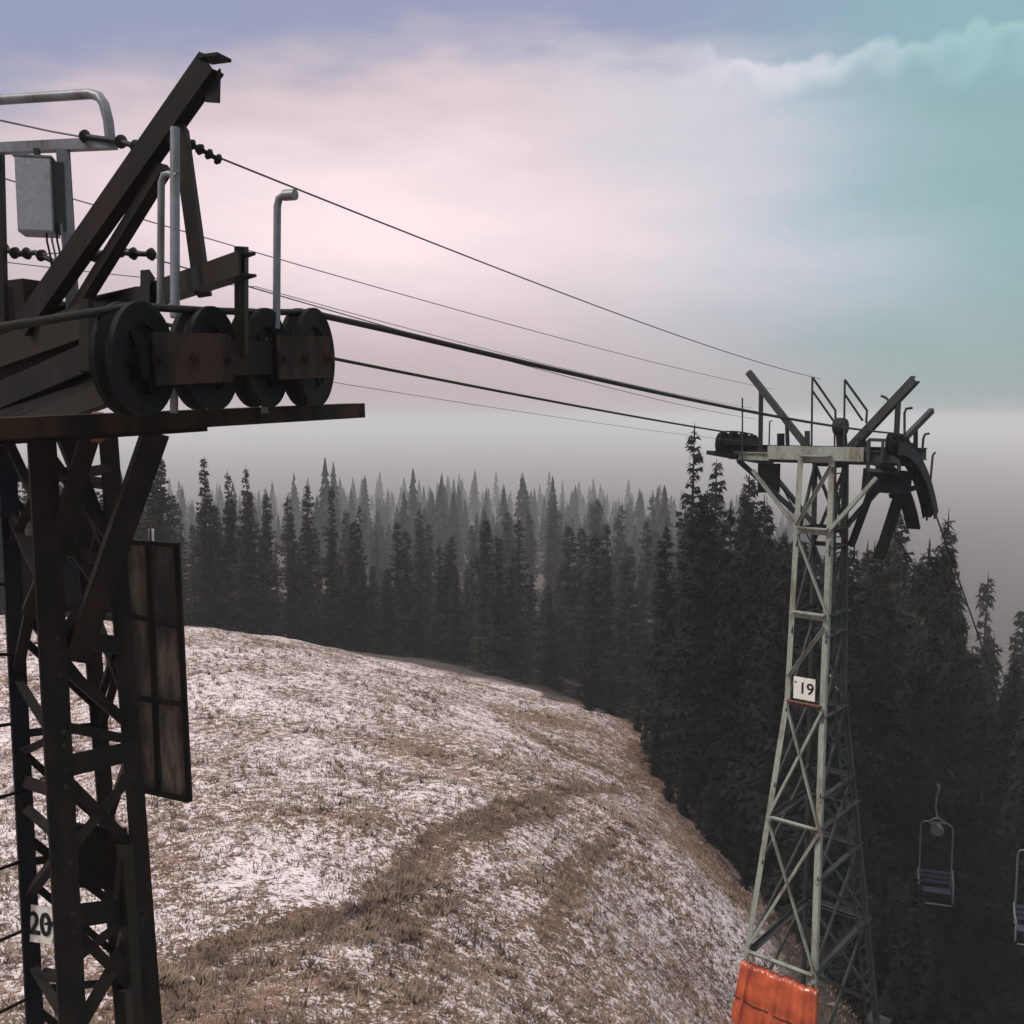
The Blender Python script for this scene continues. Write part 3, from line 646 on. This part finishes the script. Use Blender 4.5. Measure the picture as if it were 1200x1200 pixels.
# grating decks
m = MB()
for k in range(24): m.bar(T(-2.0 + k * .17, -.25, zA - .19), T(-2.0 + k * .17, .32, zA - .19), .03, .03)
m.bar(T(-2.0, -.24, zA - .22), T(2.0, -.24, zA - .22), .05, .05); m.bar(T(-2.0, .31, zA - .22), T(2.0, .31, zA - .22), .05, .05)
m.build('walkway_grating', M['grey'], B)
# left sheaves (small train, rope side)
RZ = -.30
lz = RZ - .23
for k in range(4): wheel(B, T(-2.1, -.75 + k * .5, lz - .07 - .03 * max(0, k - 1) ** 1.5), U, .56, M['rubber'], M['navy'])
m = MB(); m.bar(T(-2.0, -.9, lz), T(-2.0, .8, lz - .05), .03, .16); m.bar(T(-2.2, -.9, lz), T(-2.2, .8, lz - .05), .03, .16); m.build('sheave_frame', M['navy'], B)
m = MB(); m.bar(T(-2.12, -1.3, zf(531)), T(-1.9, 1.3, zf(548)), .22, .09); m.build('stringer', M['navy'], B)
# right battery: long convex row of sheaves bending the rope down the hill
DIVE = R(40); DR = R(60); NB = 8; arc = []
p = T(1.98, -1.40, RZ); 
for k in range(NB + 1):
    arc.append(p.copy()); a = DR * min(1, max(0, (k + .2) / NB)) ** .85; p = p + (V * math.cos(a) - Vector((0, 0, math.sin(a)))) * .40
for k in range(NB + 1):
    d = (arc[min(k + 1, NB)] - arc[max(k - 1, 0)]).normalized(); nrm = U.cross(d).normalized(); nrm = nrm if nrm.z > 0 else -nrm
    wheel(B, arc[k] - nrm * .21, U, .44, M['rubber'], M['navy'])
m = MB()
for s_ in (-.12, .12):
    for k in range(NB):
        off = U * s_ - Vector((0, 0, .30)); m.bar(arc[k] + off, arc[k + 1] + off, .03, .26)
m.build('sheave_frame', M['navy'], B)
m = MB()
for k in range(NB): m.bar(arc[k] - Vector((0, 0, .62)) - U * .36, arc[k + 1] - Vector((0, 0, .62)) - U * .36, .3, .06)
m.build('walkway_grating', M['navy'], B)
m = MB(); m.bar(T(1.0, -.1, zf(560)), T(1.7, .5, zf(563)), .4, .5); m.build('arm_gusset', M['navy'], B)
m = MB(); m.bar(T(1.6, .6, zf(560)), T(1.0, .9, zf(655)), .2, .16); m.build('arm_strut', M['navy'], B)
m = MB(); m.bar(T(1.2, .2, zf(545)), T(.5, .5, zf(640)), .12, .12); m.build('arm_strut', M['navy'], B)
m = MB(); m.bar(arc[5] - Vector((0, 0, .5)), T(1.3, .6, zf(580)), .1, .1); m.build('battery_strut', M['rustbar'], B)
# square frame on the right arm
m = MB(); f0 = [T(1.15, -.4, zf(514)), T(1.8, -.4, zf(515)), T(1.8, -.4, zf(548)), T(1.15, -.4, zf(548))]
for k in range(4): m.bar(f0[k], f0[(k + 1) % 4], .07, .06, tuple(V))
m.bar(T(1.45, -.4, zf(515)), T(1.45, -.4, zf(548)), .05, .05, tuple(V)); m.build('service_frame', M['grey'], B)
# lifting beams, rails, hook pipes : given as picture positions at the tower's own depth
def FB(a, b, w, mt_, name, Y0=22, Y1=22):
    m = MB(); m.channel(W(*a, Y0), W(*b, Y1), w, w * 1.2, w * .2, up=(0, 0, 1)); return m.build(name, M[mt_], B)
def FT(pts, r, mt_, name, Y=22):
    m = MB(); m.tube([W(x, y, Y) for x, y in pts], r, 8); return m.build(name, M[mt_], B)
FB((877, 436), (946, 524), .115, 'grey', 'lifting_beam', 23.2, 22.2); FB((892, 452), (891, 535), .085, 'grey', 'beam_post', 23.2, 23.2)
FB((922, 492), (923, 522), .07, 'grey', 'beam_post', 22.6, 22.6); FB((946, 505), (946, 530), .09, 'grey', 'beam_post', 22.2, 22.2)
FB((996, 526), (1073, 444), .15, 'grey', 'lifting_beam', 21.8, 20.6); FB((1053, 462), (1050, 522), .085, 'grey', 'beam_post', 20.9, 20.9)
FB((1058, 516), (1092, 481), .10, 'grey', 'lifting_beam', 21.4, 22.2); FB((1073, 502), (1073, 535), .07, 'rustbar', 'beam_post', 21.8, 21.8)
FT([(952, 442), (966, 462), (979, 481), (979, 500)], .028, 'grey', 'guard_rail', 22.4); FT([(952, 458), (978, 495)], .026, 'grey', 'guard_rail', 22.4); FT([(952, 442), (951, 524)], .024, 'grey', 'rail_post', 22.4)
FT([(990, 445), (1003, 463), (1016, 481), (1015, 496)], .028, 'grey', 'guard_rail', 21.6); FT([(990, 462), (1011, 493)], .026, 'grey', 'guard_rail', 21.6); FT([(990, 445), (989, 524)], .024, 'grey', 'rail_post', 21.6)
FT([(978, 500), (978, 524)], .02, 'grey', 'rail_post', 22.2)
FT([(1060, 520), (1060, 484), (1062, 479), (1069, 478)], .028, 'grey', 'hook_pipe', 20.9)
FT([(1077, 575), (1082, 514), (1084, 509), (1089, 508)], .028, 'grey', 'hook_pipe', 21.8)
FT([(1086, 610), (1093, 534), (1096, 530)], .028, 'grey', 'hook_pipe', 22.6)
FT([(870, 540), (870, 466)], .018, 'grey', 'hook_pipe', 22.6); FT([(901, 532), (902, 494), (905, 493)], .018, 'grey', 'hook_pipe', 23)
m = MB(); m.lathe(W(985, 500, 22.1), U, [(.001, -.13), (.17, -.13), (.2, -.08), (.2, .08), (.17, .13), (.001, .13)], 20); m.bar(W(985, 500, 22.1), W(987, 526, 22.1), .2, .16); m.build('drive_housing', M['navy'], B)
m = MB(); m.bar(W(1008, 512, 21.6), W(1012, 530, 21.6), .18, .16); m.bar(W(915, 508, 22.7), W(915, 526, 22.7), .14, .14); m.build('drive_housing', M['navy'], B)
m = MB(); m.tube([W(1033, 464, 21.3), W(1038, 466, 21.2), W(1042, 470, 21.1)], .03, 8); m.build('lifting_lug', M['grey'], B)
FT([(973, 791), (979, 805), (987, 812), (992, 806)], .018, 'white', 'wire_loop', 22.3)

# orange mat at the foot
pd = empty('crash_mat', T(0, -1.6, zf(1230)), 'bright orange padded safety mat strapped round the front of the pale green tower foot', 'crash mat')
def build_mat():
    zt_, zb_ = zf(1117) + .27, base_z + .05; nx, nz = 150, 30; vs = []; fs = []; rnd = random.Random(4)
    ph = [rnd.uniform(0, 6.28) for _ in range(6)]
    for j in range(nz + 1):
        t = j / nz; z = zt_ + (zb_ - zt_) * t; hu, hv = half(z)
        for i in range(nx + 1):
            s = i / nx; u = (-hu - .04) + s * (2 * hu + .18)
            f = .11 * (1 - abs(math.sin(s * 10 + ph[0] + .5 * math.sin(t * 2.5 + s * 5)))) ** 1.6 + .035 * (1 - abs(math.sin(s * 23 + ph[1] + t * 1.1))) + .010 * math.sin(s * 67 + t * 5)
            f *= .5 + .5 * min(1, t * 3)
            if abs(t - .27) < .03: f -= .035
            vs.append(T(u, -hv - .16 - f - .05 * math.sin(t * math.pi), z - .03 * s + (.012 * math.sin(s * 22) + .014 * math.sin(s * 57) if j == 0 else 0)))
    n = nx + 1; k = len(vs)
    vs += [p_ + V * (.16) for p_ in vs]
    for j in range(nz):
        for i in range(nx):
            q = (j * n + i, j * n + i + 1, (j + 1) * n + i + 1, (j + 1) * n + i); fs.append(q); fs.append(tuple(k + x for x in reversed(q)))
    for j in range(nz):
        for i in (0, nx):
            a, b = j * n + i, (j + 1) * n + i; fs.append((a, b, k + b, k + a))
    for i in range(nx):
        for j in (0, nz):
            a, b = j * n + i, j * n + i + 1; fs.append((a, b, k + b, k + a))
    m = MB(); m.add(vs, fs, True); m.build('padding', M['orange'], pd)
    z = zf(1152) + .27; hu, hv = half(z); pts = []
    for i in range(31):
        s = i / 30; pts.append(T((-hu - .05) + s * (2 * hu + .20), -hv - .245 + .02 * math.sin(s * 20), z - .10 * s - .03 * math.sin(s * math.pi)))
    pts = [T(-hu - .05, -hv, z)] + pts + [T(hu + .15, -hv, z - .1)]
    m = MB(); m.tube(pts, .014, 6); m.build('strap', M['black'], pd)
build_mat()

# ------------------------------------------------------------------ ropes and cables
def catenary(a, b, sag, n=24):
    return [a.lerp(b, i / n) - Vector((0, 0, 4 * sag * (i / n) * (1 - i / n))) for i in range(n + 1)]
def line(name, pts, r, label, cat, mat='rope', group=None):
    m = MB(); m.tube(pts, r, 6); o = m.build(name, M[mat], None); return tag(o, label, cat, group)
dvec = V * math.cos(DIVE) - Vector((0, 0, math.sin(DIVE)))
ra = [c + Vector((0, 0, D / 2 * .92)) for c, D in WH]
pre = [ra[0] - wd * 9 - Vector((0, 0, .5)), W(0, 384, 3.75)]
dvecR = V * math.cos(R(41)) - Vector((0, 0, math.sin(R(41))))
endA = arc[-1] + dvecR * 60
ropeA = pre + ra + catenary(ra[-1] + wd * .1, arc[0] + Vector((0, 0, 0)), .10)[1:] + arc[1:] + [endA]
line('haul_rope', ropeA, .020, 'thick dark steel haul rope on the side nearer the camera, over the big near sheaves', 'steel rope')
lrt = [lw0.lerp(lw1, k / 3) + Vector((0, 0, .22)) for k in range(4)]
l_arc = [T(-2.1, -.75 + k * .5, lz + .22 - .03 * max(0, k - 1) ** 1.5) for k in range(4)]
l_arc += [l_arc[-1] + V * .4 - Vector((0, 0, .25))]
ropeB = [lrt[0] - wd * 6 + Vector((0, 0, .9))] + lrt + catenary(lrt[-1], l_arc[0], .05)[1:] + l_arc[1:] + [l_arc[-1] + dvec * 60]
line('haul_rope', ropeB, .020, 'lower dark haul rope running to the left sheaves of the pale green tower', 'steel rope')
def P2(a): return W(*a)
c1 = [W(-60, 128, 6.6), W(0, 141, 6.4), W(60, 154, 6.2), W(128, 166, 5.9), W(160, 169, 5.7), W(205, 166, 5.5), W(240, 178, 5.5)]
line('electric_cable', c1 + catenary(W(240, 178, 5.5), W(962, 444, 22.2), .12)[1:], .0065, 'topmost thin black cable between the two towers', 'cable', 'cable')
line('electric_cable', catenary(W(-60, 190, 6.2), W(905, 456, 22.8), .1), .0045, 'thin cable just below the topmost one, passing behind the grey cabinet', 'cable', 'cable')
c3 = [W(-40, 285, 6.6), W(10, 292, 6.5), W(40, 298, 6.4), W(85, 296, 6.2), W(150, 292, 5.9), W(175, 297, 5.8), W(190, 306, 5.8)]
line('electric_cable', c3 + catenary(c3[-1], W(885, 491, 22.8), .1)[1:], .0045, 'thin cable starting at the black clamps beside the lifting beam', 'cable', 'cable')
line('electric_cable', catenary(W(250, 425, 8.5), W(868, 517, 23), .05), .0035, 'lowest and faintest cable, under both haul ropes', 'cable', 'cable')
line('electric_cable', catenary(W(-50, 300, 7.2), W(300, 336, 9.6), .02, 8) + catenary(W(300, 336, 9.6), W(880, 478, 22.9), .1)[1:], .004, 'thin cable just above the thick haul rope, crossing behind the hook pipe', 'cable', 'cable')
# clamps and insulator strings on the cables
def clamp_string(pts, n, r, lab):
    o = empty('cable_clamp', pts[0], lab, 'cable clamp'); m = MB(); pts = [Vector(p_) for p_ in pts]
    m.tube(pts, r * .45, 6); m.build('rod', M['black'], o)
    for k in range(n):
        t = k / (n - 1) * (len(pts) - 1); i = min(int(t), len(pts) - 2); c = pts[i].lerp(pts[i + 1], t - i); d = pts[i + 1] - pts[i]
        q = MB(); q.lathe(c, d, [(.001, -r * .55), (r * .8, -r * .5), (r, 0), (r * .5, r * .5), (.001, r * .55)], 12); q.build('disc', M['black'], o)
clamp_string([W(225, 170, 5.5), W(240, 178, 5.48), W(256, 187, 5.5)], 4, .032, 'row of black discs on the topmost cable right of the lifting beam')
clamp_string([W(100, 160, 5.95), W(142, 166, 5.8), W(160, 172, 5.7), W(182, 168, 5.6)], 4, .04, 'black clamp on the topmost cable between guard rail and lifting beam')
clamp_string([W(5, 292, 6.5), W(22, 298, 6.45), W(42, 296, 6.4), W(70, 310, 6.3)], 5, .04, 'tangled black clamp under the grey cabinet')
clamp_string([W(110, 300, 6.0), W(135, 292, 5.9), W(150, 297, 5.85), W(178, 298, 5.8)], 5, .038, 'black clamp string between lifting beam and hook pipe')

# ------------------------------------------------------------------ chairs
def make_chair(top, label):
    r = empty('lift_chair', top, label, 'lift chair', 'chairs hanging below the pale green tower')
    t = Vector(top); k = 1.0
    cu_, cv_ = Vector((.955, -.297, 0)), Vector((.297, .955, 0))
    def P(x, y, z): return t + cu_ * (x * .92) + cv_ * y + Vector((0, 0, z * 1.12))
    m = MB(); m.tube([P(0, 0, .03), P(.03, 0, -.12), P(-.06, 0, -.35), P(-.08, 0, -.75), P(-.02, 0, -1.05), P(0, 0, -1.2)], .035, 8); m.bar(P(-.02, -.16, 0), P(-.02, .16, 0), .07, .09); m.build('hanger', M['galv'], r)
    m = MB(); m.tube([P(0, 0, -1.12), P(-.28, 0, -1.28), P(-.55, 0, -1.32), P(-.62, 0, -1.45), P(-.62, 0, -3.6)], .032, 8); m.tube([P(0, 0, -1.12), P(.28, 0, -1.28), P(.55, 0, -1.38), P(.62, 0, -1.5), P(.62, 0, -3.6)], .032, 8)
    m.build('frame', M['galv'], r)
    m = MB(); m.lathe(P(0, 0, -1.58), V, [(.001, -.04), (.22, -.05), (.26, 0), (.22, .05), (.001, .04)], 20); m.bar(P(-.30, 0, -1.36), P(.30, 0, -1.30), .08, .06); m.build('disc', M['galv'], r)
    m = MB()
    for j in range(4): m.bar(P(-.6, -.1 - j * .11, -3.62), P(.6, -.1 - j * .11, -3.62), .09, .035)
    m.build('seat', M['seatblue'], r)
    m = MB()
    for j in range(3): m.bar(P(-.6, .06, -3.10 - j * .17), P(.6, .06, -3.10 - j * .17), .03, .11)
    m.build('backrest', M['seatblue'], r)
    for sx in (-1, 1):
        m = MB(); m.tube([P(sx * .66, .02, -2.95), P(sx * .68, -.22, -3.25), P(sx * .66, -.45, -3.3), P(sx * .66, -.45, -3.95)], .03, 8); m.build('armrest', M['galv'], r)
    m = MB(); m.tube([P(-.6, -.5, -4.02), P(.6, -.5, -4.02)], .03, 8); m.build('footrest', M['galv'], r)
    return r
M['seatblue'] = metal('dark_blue_slats', (.035, .04, .085), (.06, .055, .05), .3, .5)
tB = 14.9
pB = l_arc[-1]
def on_line(p0, px, dvec):
    lo, hi = 0, 60
    for _ in range(50):
        t = (lo + hi) / 2; q = p0 + dvec * t; fy = q.y * math.cos(PITCH) - q.z * math.sin(PITCH)
        if 600 + F * q.x / fy < px: lo = t
        else: hi = t
    return p0 + dvec * lo
q1 = on_line(pB, 1100, dvec); q2 = on_line(arc[-1], 1218, dvecR)
make_chair(q1, 'empty two-seat chair with blue slats hanging over the dark wood right of the pale tower')
make_chair(q2, 'empty chair cut off by the right edge of the picture, its left rail showing')

# ------------------------------------------------------------------ spruces
def spruce_mesh(seed, H, Rm, sparse=0.0, detail=1.0):
    rnd = random.Random(seed); vs = []; fs = []
    def tri(a, b, c):
        k = len(vs); vs.extend((tuple(a), tuple(b), tuple(c))); fs.append((k, k + 1, k + 2))
    z = H * rnd.uniform(.05, .1); lean = (rnd.uniform(-.02, .02), rnd.uniform(-.02, .02)); side = rnd.uniform(0, 6.28)
    while z < H * .985:
        t = z / H; nb = max(4, int((10 - 5 * t) * detail)); base = Rm * ((1 - t) ** .8) * (.75 + .25 * math.sin(z * 2.1 + seed)) + .10
        for k in range(nb):
            if rnd.random() < sparse * (.3 + t): continue
            a = rnd.uniform(0, 6.283); Ln = base * rnd.uniform(.55, 1.2) * (1 + .22 * math.cos(a - side)); droop = (.55 - .75 * t) * rnd.uniform(.5, 1.3)
            zz = z + rnd.uniform(-.15, .15); ca, sa = math.cos(a), math.sin(a); n = max(2, int(Ln / .30 * detail)); prev = None
            for i in range(n + 1):
                s = i / n; x = Ln * s; dz = -droop * x + .16 * x * s
                p = Vector((ca * x + lean[0] * zz, sa * x + lean[1] * zz, zz + dz))
                if prev is not None:
                    w = (.14 + .32 * (1 - s * .7)) * min(1, .35 + Ln) * rnd.uniform(.7, 1.3); sd_ = Vector((-sa, ca, 0))
                    for q in (-1, 1):
                        mid = prev.lerp(p, rnd.uniform(.1, .6)); tip = mid + sd_ * (q * w * rnd.uniform(.7, 1.4)) + Vector((ca * .16, sa * .16, -rnd.uniform(.05, .28)))
                        tri(prev, p, tip)
                    if rnd.random() < .75:
                        tri(prev, p, prev.lerp(p, .5) + Vector((rnd.uniform(-.06, .06), rnd.uniform(-.06, .06), -rnd.uniform(.15, .42) * min(1, .4 + Ln * .5))))
                prev = p
            tri(prev + Vector((-sa * .05, ca * .05, 0)), prev - Vector((-sa * .05, ca * .05, 0)), prev + Vector((ca * .2, sa * .2, rnd.uniform(-.02, .1))))
        z += rnd.uniform(.20, .36) / detail * (1 - .35 * t)
    for k in range(7):
        a = k * 2.4; tri((lean[0] * H + .05 * math.cos(a), lean[1] * H + .05 * math.sin(a), H * .955), (lean[0] * H - .05 * math.cos(a), lean[1] * H - .05 * math.sin(a), H * .955), (lean[0] * H + .02 * math.cos(a), lean[1] * H, H * rnd.uniform(.99, 1.02)))
    me = bpy.data.meshes.new('crown'); me.from_pydata(vs, [], fs)
    mb = MB(); mb.tube([(0, 0, -1.2), (lean[0] * H * .3, lean[1] * H * .3, H * .3), (lean[0] * H * .7, lean[1] * H * .7, H * .7), (lean[0] * H, lean[1] * H, H)], [.02 * H * .8, .016 * H * .8, .008 * H * .8, .01], 7)
    mt_ = bpy.data.meshes.new('trunk'); mt_.from_pydata(mb.v, [], mb.f); mt_.materials.append(M['bark'])
    return me, mt_
PROT = []
for i, (H, Rm, sp) in enumerate(((14, 2.1, .05), (14, 1.7, .15), (14, 2.5, .0), (14, 1.5, .25), (14, 2.0, .1), (14, 1.25, .3))):
    PROT.append(spruce_mesh(i * 13 + 5, H, Rm, sp))
MESHES = {}
def tree_mesh(k, mat):
    if (k, mat) not in MESHES:
        me = PROT[k][0].copy(); me.name = 'crown'; me.materials.append(M[mat]); MESHES[(k, mat)] = me
    return MESHES[(k, mat)]
NT = 0
def tree(x, y, H, k, mat, label, group, wide=1.0):
    global NT; NT += 1
    z = gh(x, y) - .15
    e = bpy.data.objects.new('spruce_tree', None); e.empty_display_size = .5; COL.objects.link(e); e.location = (x, y, z); e.rotation_euler = (0, 0, random.uniform(0, 6.28)); s = H / 14
    e.scale = (s * wide, s * wide, s); tag(e, label, 'tree', group)
    for nm, me in (('crown', tree_mesh(k, mat)), ('trunk', PROT[k][1])):
        o = bpy.data.objects.new(nm, me); COL.objects.link(o); o.parent = e
    return e
def tree_px(px, top, Y, k, mat, label, group, wide=1.0, Hmin=3):     # crown tip at this picture place, standing on the ground at distance Y
    t = W(px, top, Y); H = max(Hmin, t.z - gh(t.x, t.y) + .15); return tree(t.x, t.y, H, k, mat, label, group, wide)
GL = 'spruces along the crest behind the meadow'
LL = 'dark spruce in the row behind the meadow crest, left of the gap in the wood'
rng = random.Random(11)
named = [(237, 536, 62, 0, 'tallest spruce of the crest row, right of the hanging board', .95), (268, 552, 63, 1, 'slim spruce beside the tallest one of the crest row', .9), (291, 546, 62, 3, 'narrow spruce with thin pointed top in the middle of the crest row', .95),
         (185, 536, 58, 2, 'broad spruce rising behind the arm strut of the near tower', 1.0), (363, 566, 66, 4, 'spruce with ragged top near the right end of the crest row', 1.0), (388, 568, 67, 1, 'slender spruce at the right end of the crest row', .9),
         (312, 572, 63, 5, 'thin low spruce between two taller ones of the crest row', 1.0), (340, 602, 62, 0, 'shortest spruce of the crest row', .9), (423, 590, 95, 3, 'faint lone spruce top rising from the fog right of the crest row', .8)]
for px, top, Y, k, lab, wd_ in named: tree_px(px, top, Y, k, 'needle_brown', lab, None, wd_)
for i in range(46):
    px = -60 + i * 10.6 + rng.uniform(-5, 5); Y = rng.uniform(60, 82)
    top = 595 + rng.uniform(-22, 60) + (max(0, px - 330)) * .25
    if px < 170: top -= 30
    tree_px(px, top, Y, rng.randrange(6), 'needle_brown', LL, GL, rng.uniform(1.1, 1.45))
for i in range(16):
    px = -50 + i * 15 + rng.uniform(-6, 6); tree_px(px, 560 + rng.uniform(-50, 30), rng.uniform(56, 64), rng.randrange(5), 'needle_brown', LL, GL, 1.3)
for i in range(42):
    px = 400 + i * 8.6 + rng.uniform(-6, 6); Y = rng.uniform(59, 76) + max(0, px - 400) * .012
    t = W(px, 662 + rng.uniform(-60, 50), Y); tree(t.x, t.y, max(6, t.z - gh(t.x, t.y)), rng.randrange(5), 'needle', 'spruce rising in the fog directly behind the meadow crest in the middle of the picture', 'spruces behind the middle of the crest', rng.uniform(1.2, 1.6))
# foggy middle distance
GM = 'spruces fading into the fog'; LM = 'pale fog-veiled spruce in the middle distance beyond the meadow'
for i in range(80):
    px = 405 + rng.uniform(0, 400); Y = rng.uniform(85, 210); f = (px - 405) / 400
    top = 655 - 50 * f + rng.uniform(-45, 60) + (0 if Y > 120 else 30)
    t = W(px, top, Y); H = t.z - gh(t.x, t.y)
    if H < 5: H = rng.uniform(9, 15)
    tree(t.x, t.y, min(H, 22), rng.randrange(6), 'needle', LM, GM, rng.uniform(.9, 1.3))
# dense wood on the right
GR = 'spruces of the dense dark wood'; LR = 'dark spruce in the dense wood behind and right of the pale green tower'
named_r = [(811, 500, 46, 1, 'tall sharp-tipped spruce at the left front of the dense wood', .95), (838, 540, 47, 0, 'second spruce from the left in the dense wood, lower than the first', 1.0), (872, 556, 44, 2, 'spruce just left of the pale tower head, below its left sheaves', 1.0),
           (1106, 600, 50, 3, 'spruce top right of the curved sheave row of the pale tower', .9), (1052, 592, 47, 4, 'spruce seen under the right arm of the pale tower', 1.0), (1155, 672, 75, 1, 'slim spruce standing alone against the sky near the right edge', .9), (1195, 712, 80, 0, 'last low spruce at the right edge of the picture', 1.0)]
for px, top, Y, k, lab, wd_ in named_r: tree_px(px, top, Y, k, 'needle', lab, None, wd_)
# edge trees follow the border of the meadow
edge = [(752, 850), (765, 905), (790, 940), (815, 965), (840, 990), (862, 1010), (885, 1045)]
for (px, py), top in zip(edge, (640, 610, 590, 570, 585, 600, 640)):
    g_ = G(px + 14, py); t = W(px + 20, top, g_.y + 1.5); tree(t.x, t.y, min(20, max(8, t.z - gh(t.x, t.y))), rng.randrange(5), 'needle_dark', LR, GR, 1.0)
def skyline(px):
    pts = [(740, 640), (780, 600), (811, 560), (860, 580), (900, 570), (960, 600), (1020, 610), (1060, 600), (1110, 625), (1130, 700), (1160, 720), (1215, 745), (1300, 770)]
    for (a, ya), (b, yb) in zip(pts[:-1], pts[1:]):
        if a <= px <= b: return ya + (yb - ya) * (px - a) / (b - a)
    return 760
cnt = 0; tries = 0; spots = []
while cnt < 135 and tries < 6000:
    tries += 1
    Y = 25 + 55 * rng.random() ** 1.2; px = rng.uniform(750, 1290); X = (px - 600) / F * Y
    lo = 750 + (880 - 750) * max(0, min(1, (56 - Y) / 27))
    if Y < 30: lo = 985
    if px < lo + 20: continue
    if (Vector((X, Y, 0)) - C2).length < 5.0: continue
    rel = Vector((X, Y, 0)) - C2; along = rel.dot(V); lat = rel.dot(U)
    if along > -2 and abs(lat) < 3.6 and along < 20: continue
    if any((X - a) ** 2 + (Y - b) ** 2 < 2.6 for a, b in spots): continue
    spots.append((X, Y)); top = skyline(px) + rng.uniform(5, 120) * (1.0 if Y > 40 else 1.6)
    t = W(px, top, Y); H = t.z - gh(X, Y)
    if H < 4 or H > 27: H = min(27, max(8, H))
    if Y < 40 and H > 22: H = 22
    tree(X, Y, H, rng.randrange(5), 'needle_dark', LR, GR, rng.uniform(.9, 1.25)); cnt += 1
for px, Y, H in ((1000, 27.5, 5), (1028, 26.6, 4.5), (1062, 27.5, 6), (985, 29.5, 6), (1015, 30.5, 6.5), (1045, 29, 5.5), (1078, 26, 5), (1050, 25.2, 3.2), (1020, 28.6, 4.2), (1095, 24.6, 4.5)):
    t = W(px, 1100, Y); tree(t.x, t.y, H, rng.randrange(5), 'needle_dark', 'young low spruce on the slope just behind the foot of the pale green tower', 'young spruces behind the pale tower foot', 1.5)
for px, py, H in ((748, 858, 2.6), (757, 880, 1.6), (770, 912, 3.2), (782, 938, 2.0), (800, 955, 2.8), (822, 975, 1.5), (834, 990, 3.0), (850, 1003, 2.0), (866, 1020, 2.6), (872, 1042, 1.4), (735, 842, 2.2), (715, 838, 3), (690, 834, 2)):
    g_ = G(px, py); tree(g_.x, g_.y, H, rng.randrange(5), 'needle_dark', 'small sapling spruce along the brown edge where meadow meets the dark wood', 'sapling spruces along the meadow edge', 1.7)
# far-off woods as one mass
def far_wood():
    vs = []; fs = []; r_ = random.Random(5)
    for i in range(900):
        a = R(r_.uniform(-38, 17)); d = 210 + 500 * r_.random() ** 1.3; x, y = d * math.sin(a), d * math.cos(a)
        z = gh(x, y) - .5; H = r_.uniform(6, 14) + (r_.random() ** 4) * 14; Rm = H * r_.uniform(.12, .17); nw = 15
        for w in range(nw):
            t = w / nw; z0 = z + H * (.08 + .92 * t); rr = Rm * (1 - t) ** .85 + .12
            for k in range(6):
                aa = r_.uniform(0, 6.28); b = len(vs); wd2 = rr * .65
                ca, sa = math.cos(aa), math.sin(aa); l = rr * r_.uniform(.7, 1.25)
                vs += [(x - sa * wd2 * .3, y + ca * wd2 * .3, z0 + H * .05), (x + ca * l - sa * wd2, y + sa * l + ca * wd2, z0 - H * .05), (x + ca * l + sa * wd2, y + sa * l - ca * wd2, z0 - H * .06)]
                fs.append((b, b + 1, b + 2))
    me = bpy.data.meshes.new('far_wood'); me.from_pydata(vs, [], fs); me.materials.append(M['needle'])
    o = bpy.data.objects.new('far_wood', me); COL.objects.link(o); tag(o, 'distant spruce wood dissolving into fog on the far slopes', 'forest', kind='stuff')
far_wood()

# ------------------------------------------------------------------ haze
def haze():
    m = bpy.data.materials.new('haze'); m.use_nodes = True; nt = m.node_tree; nt.nodes.clear()
    out = nt.nodes.new('ShaderNodeOutputMaterial'); pv = nt.nodes.new('ShaderNodeVolumePrincipled')
    pv.inputs['Color'].default_value = (.80, .795, .797, 1); pv.inputs['Density'].default_value = .0007; pv.inputs['Anisotropy'].default_value = 0
    nt.links.new(pv.outputs[0], out.inputs['Volume'])
    mb = MB(); x0, x1, y0, y1, z0, z1 = -7600, 7600, -300, 7600, -125, 11
    mb.bar(Vector((0, y0, (z0 + z1) / 2)), Vector((0, y1, (z0 + z1) / 2)), x1 - x0, z1 - z0)
    o = mb.build('haze', m, None); tag(o, 'thin pale fog lying over the valley', 'haze', kind='stuff')
haze()
print('trees', NT)
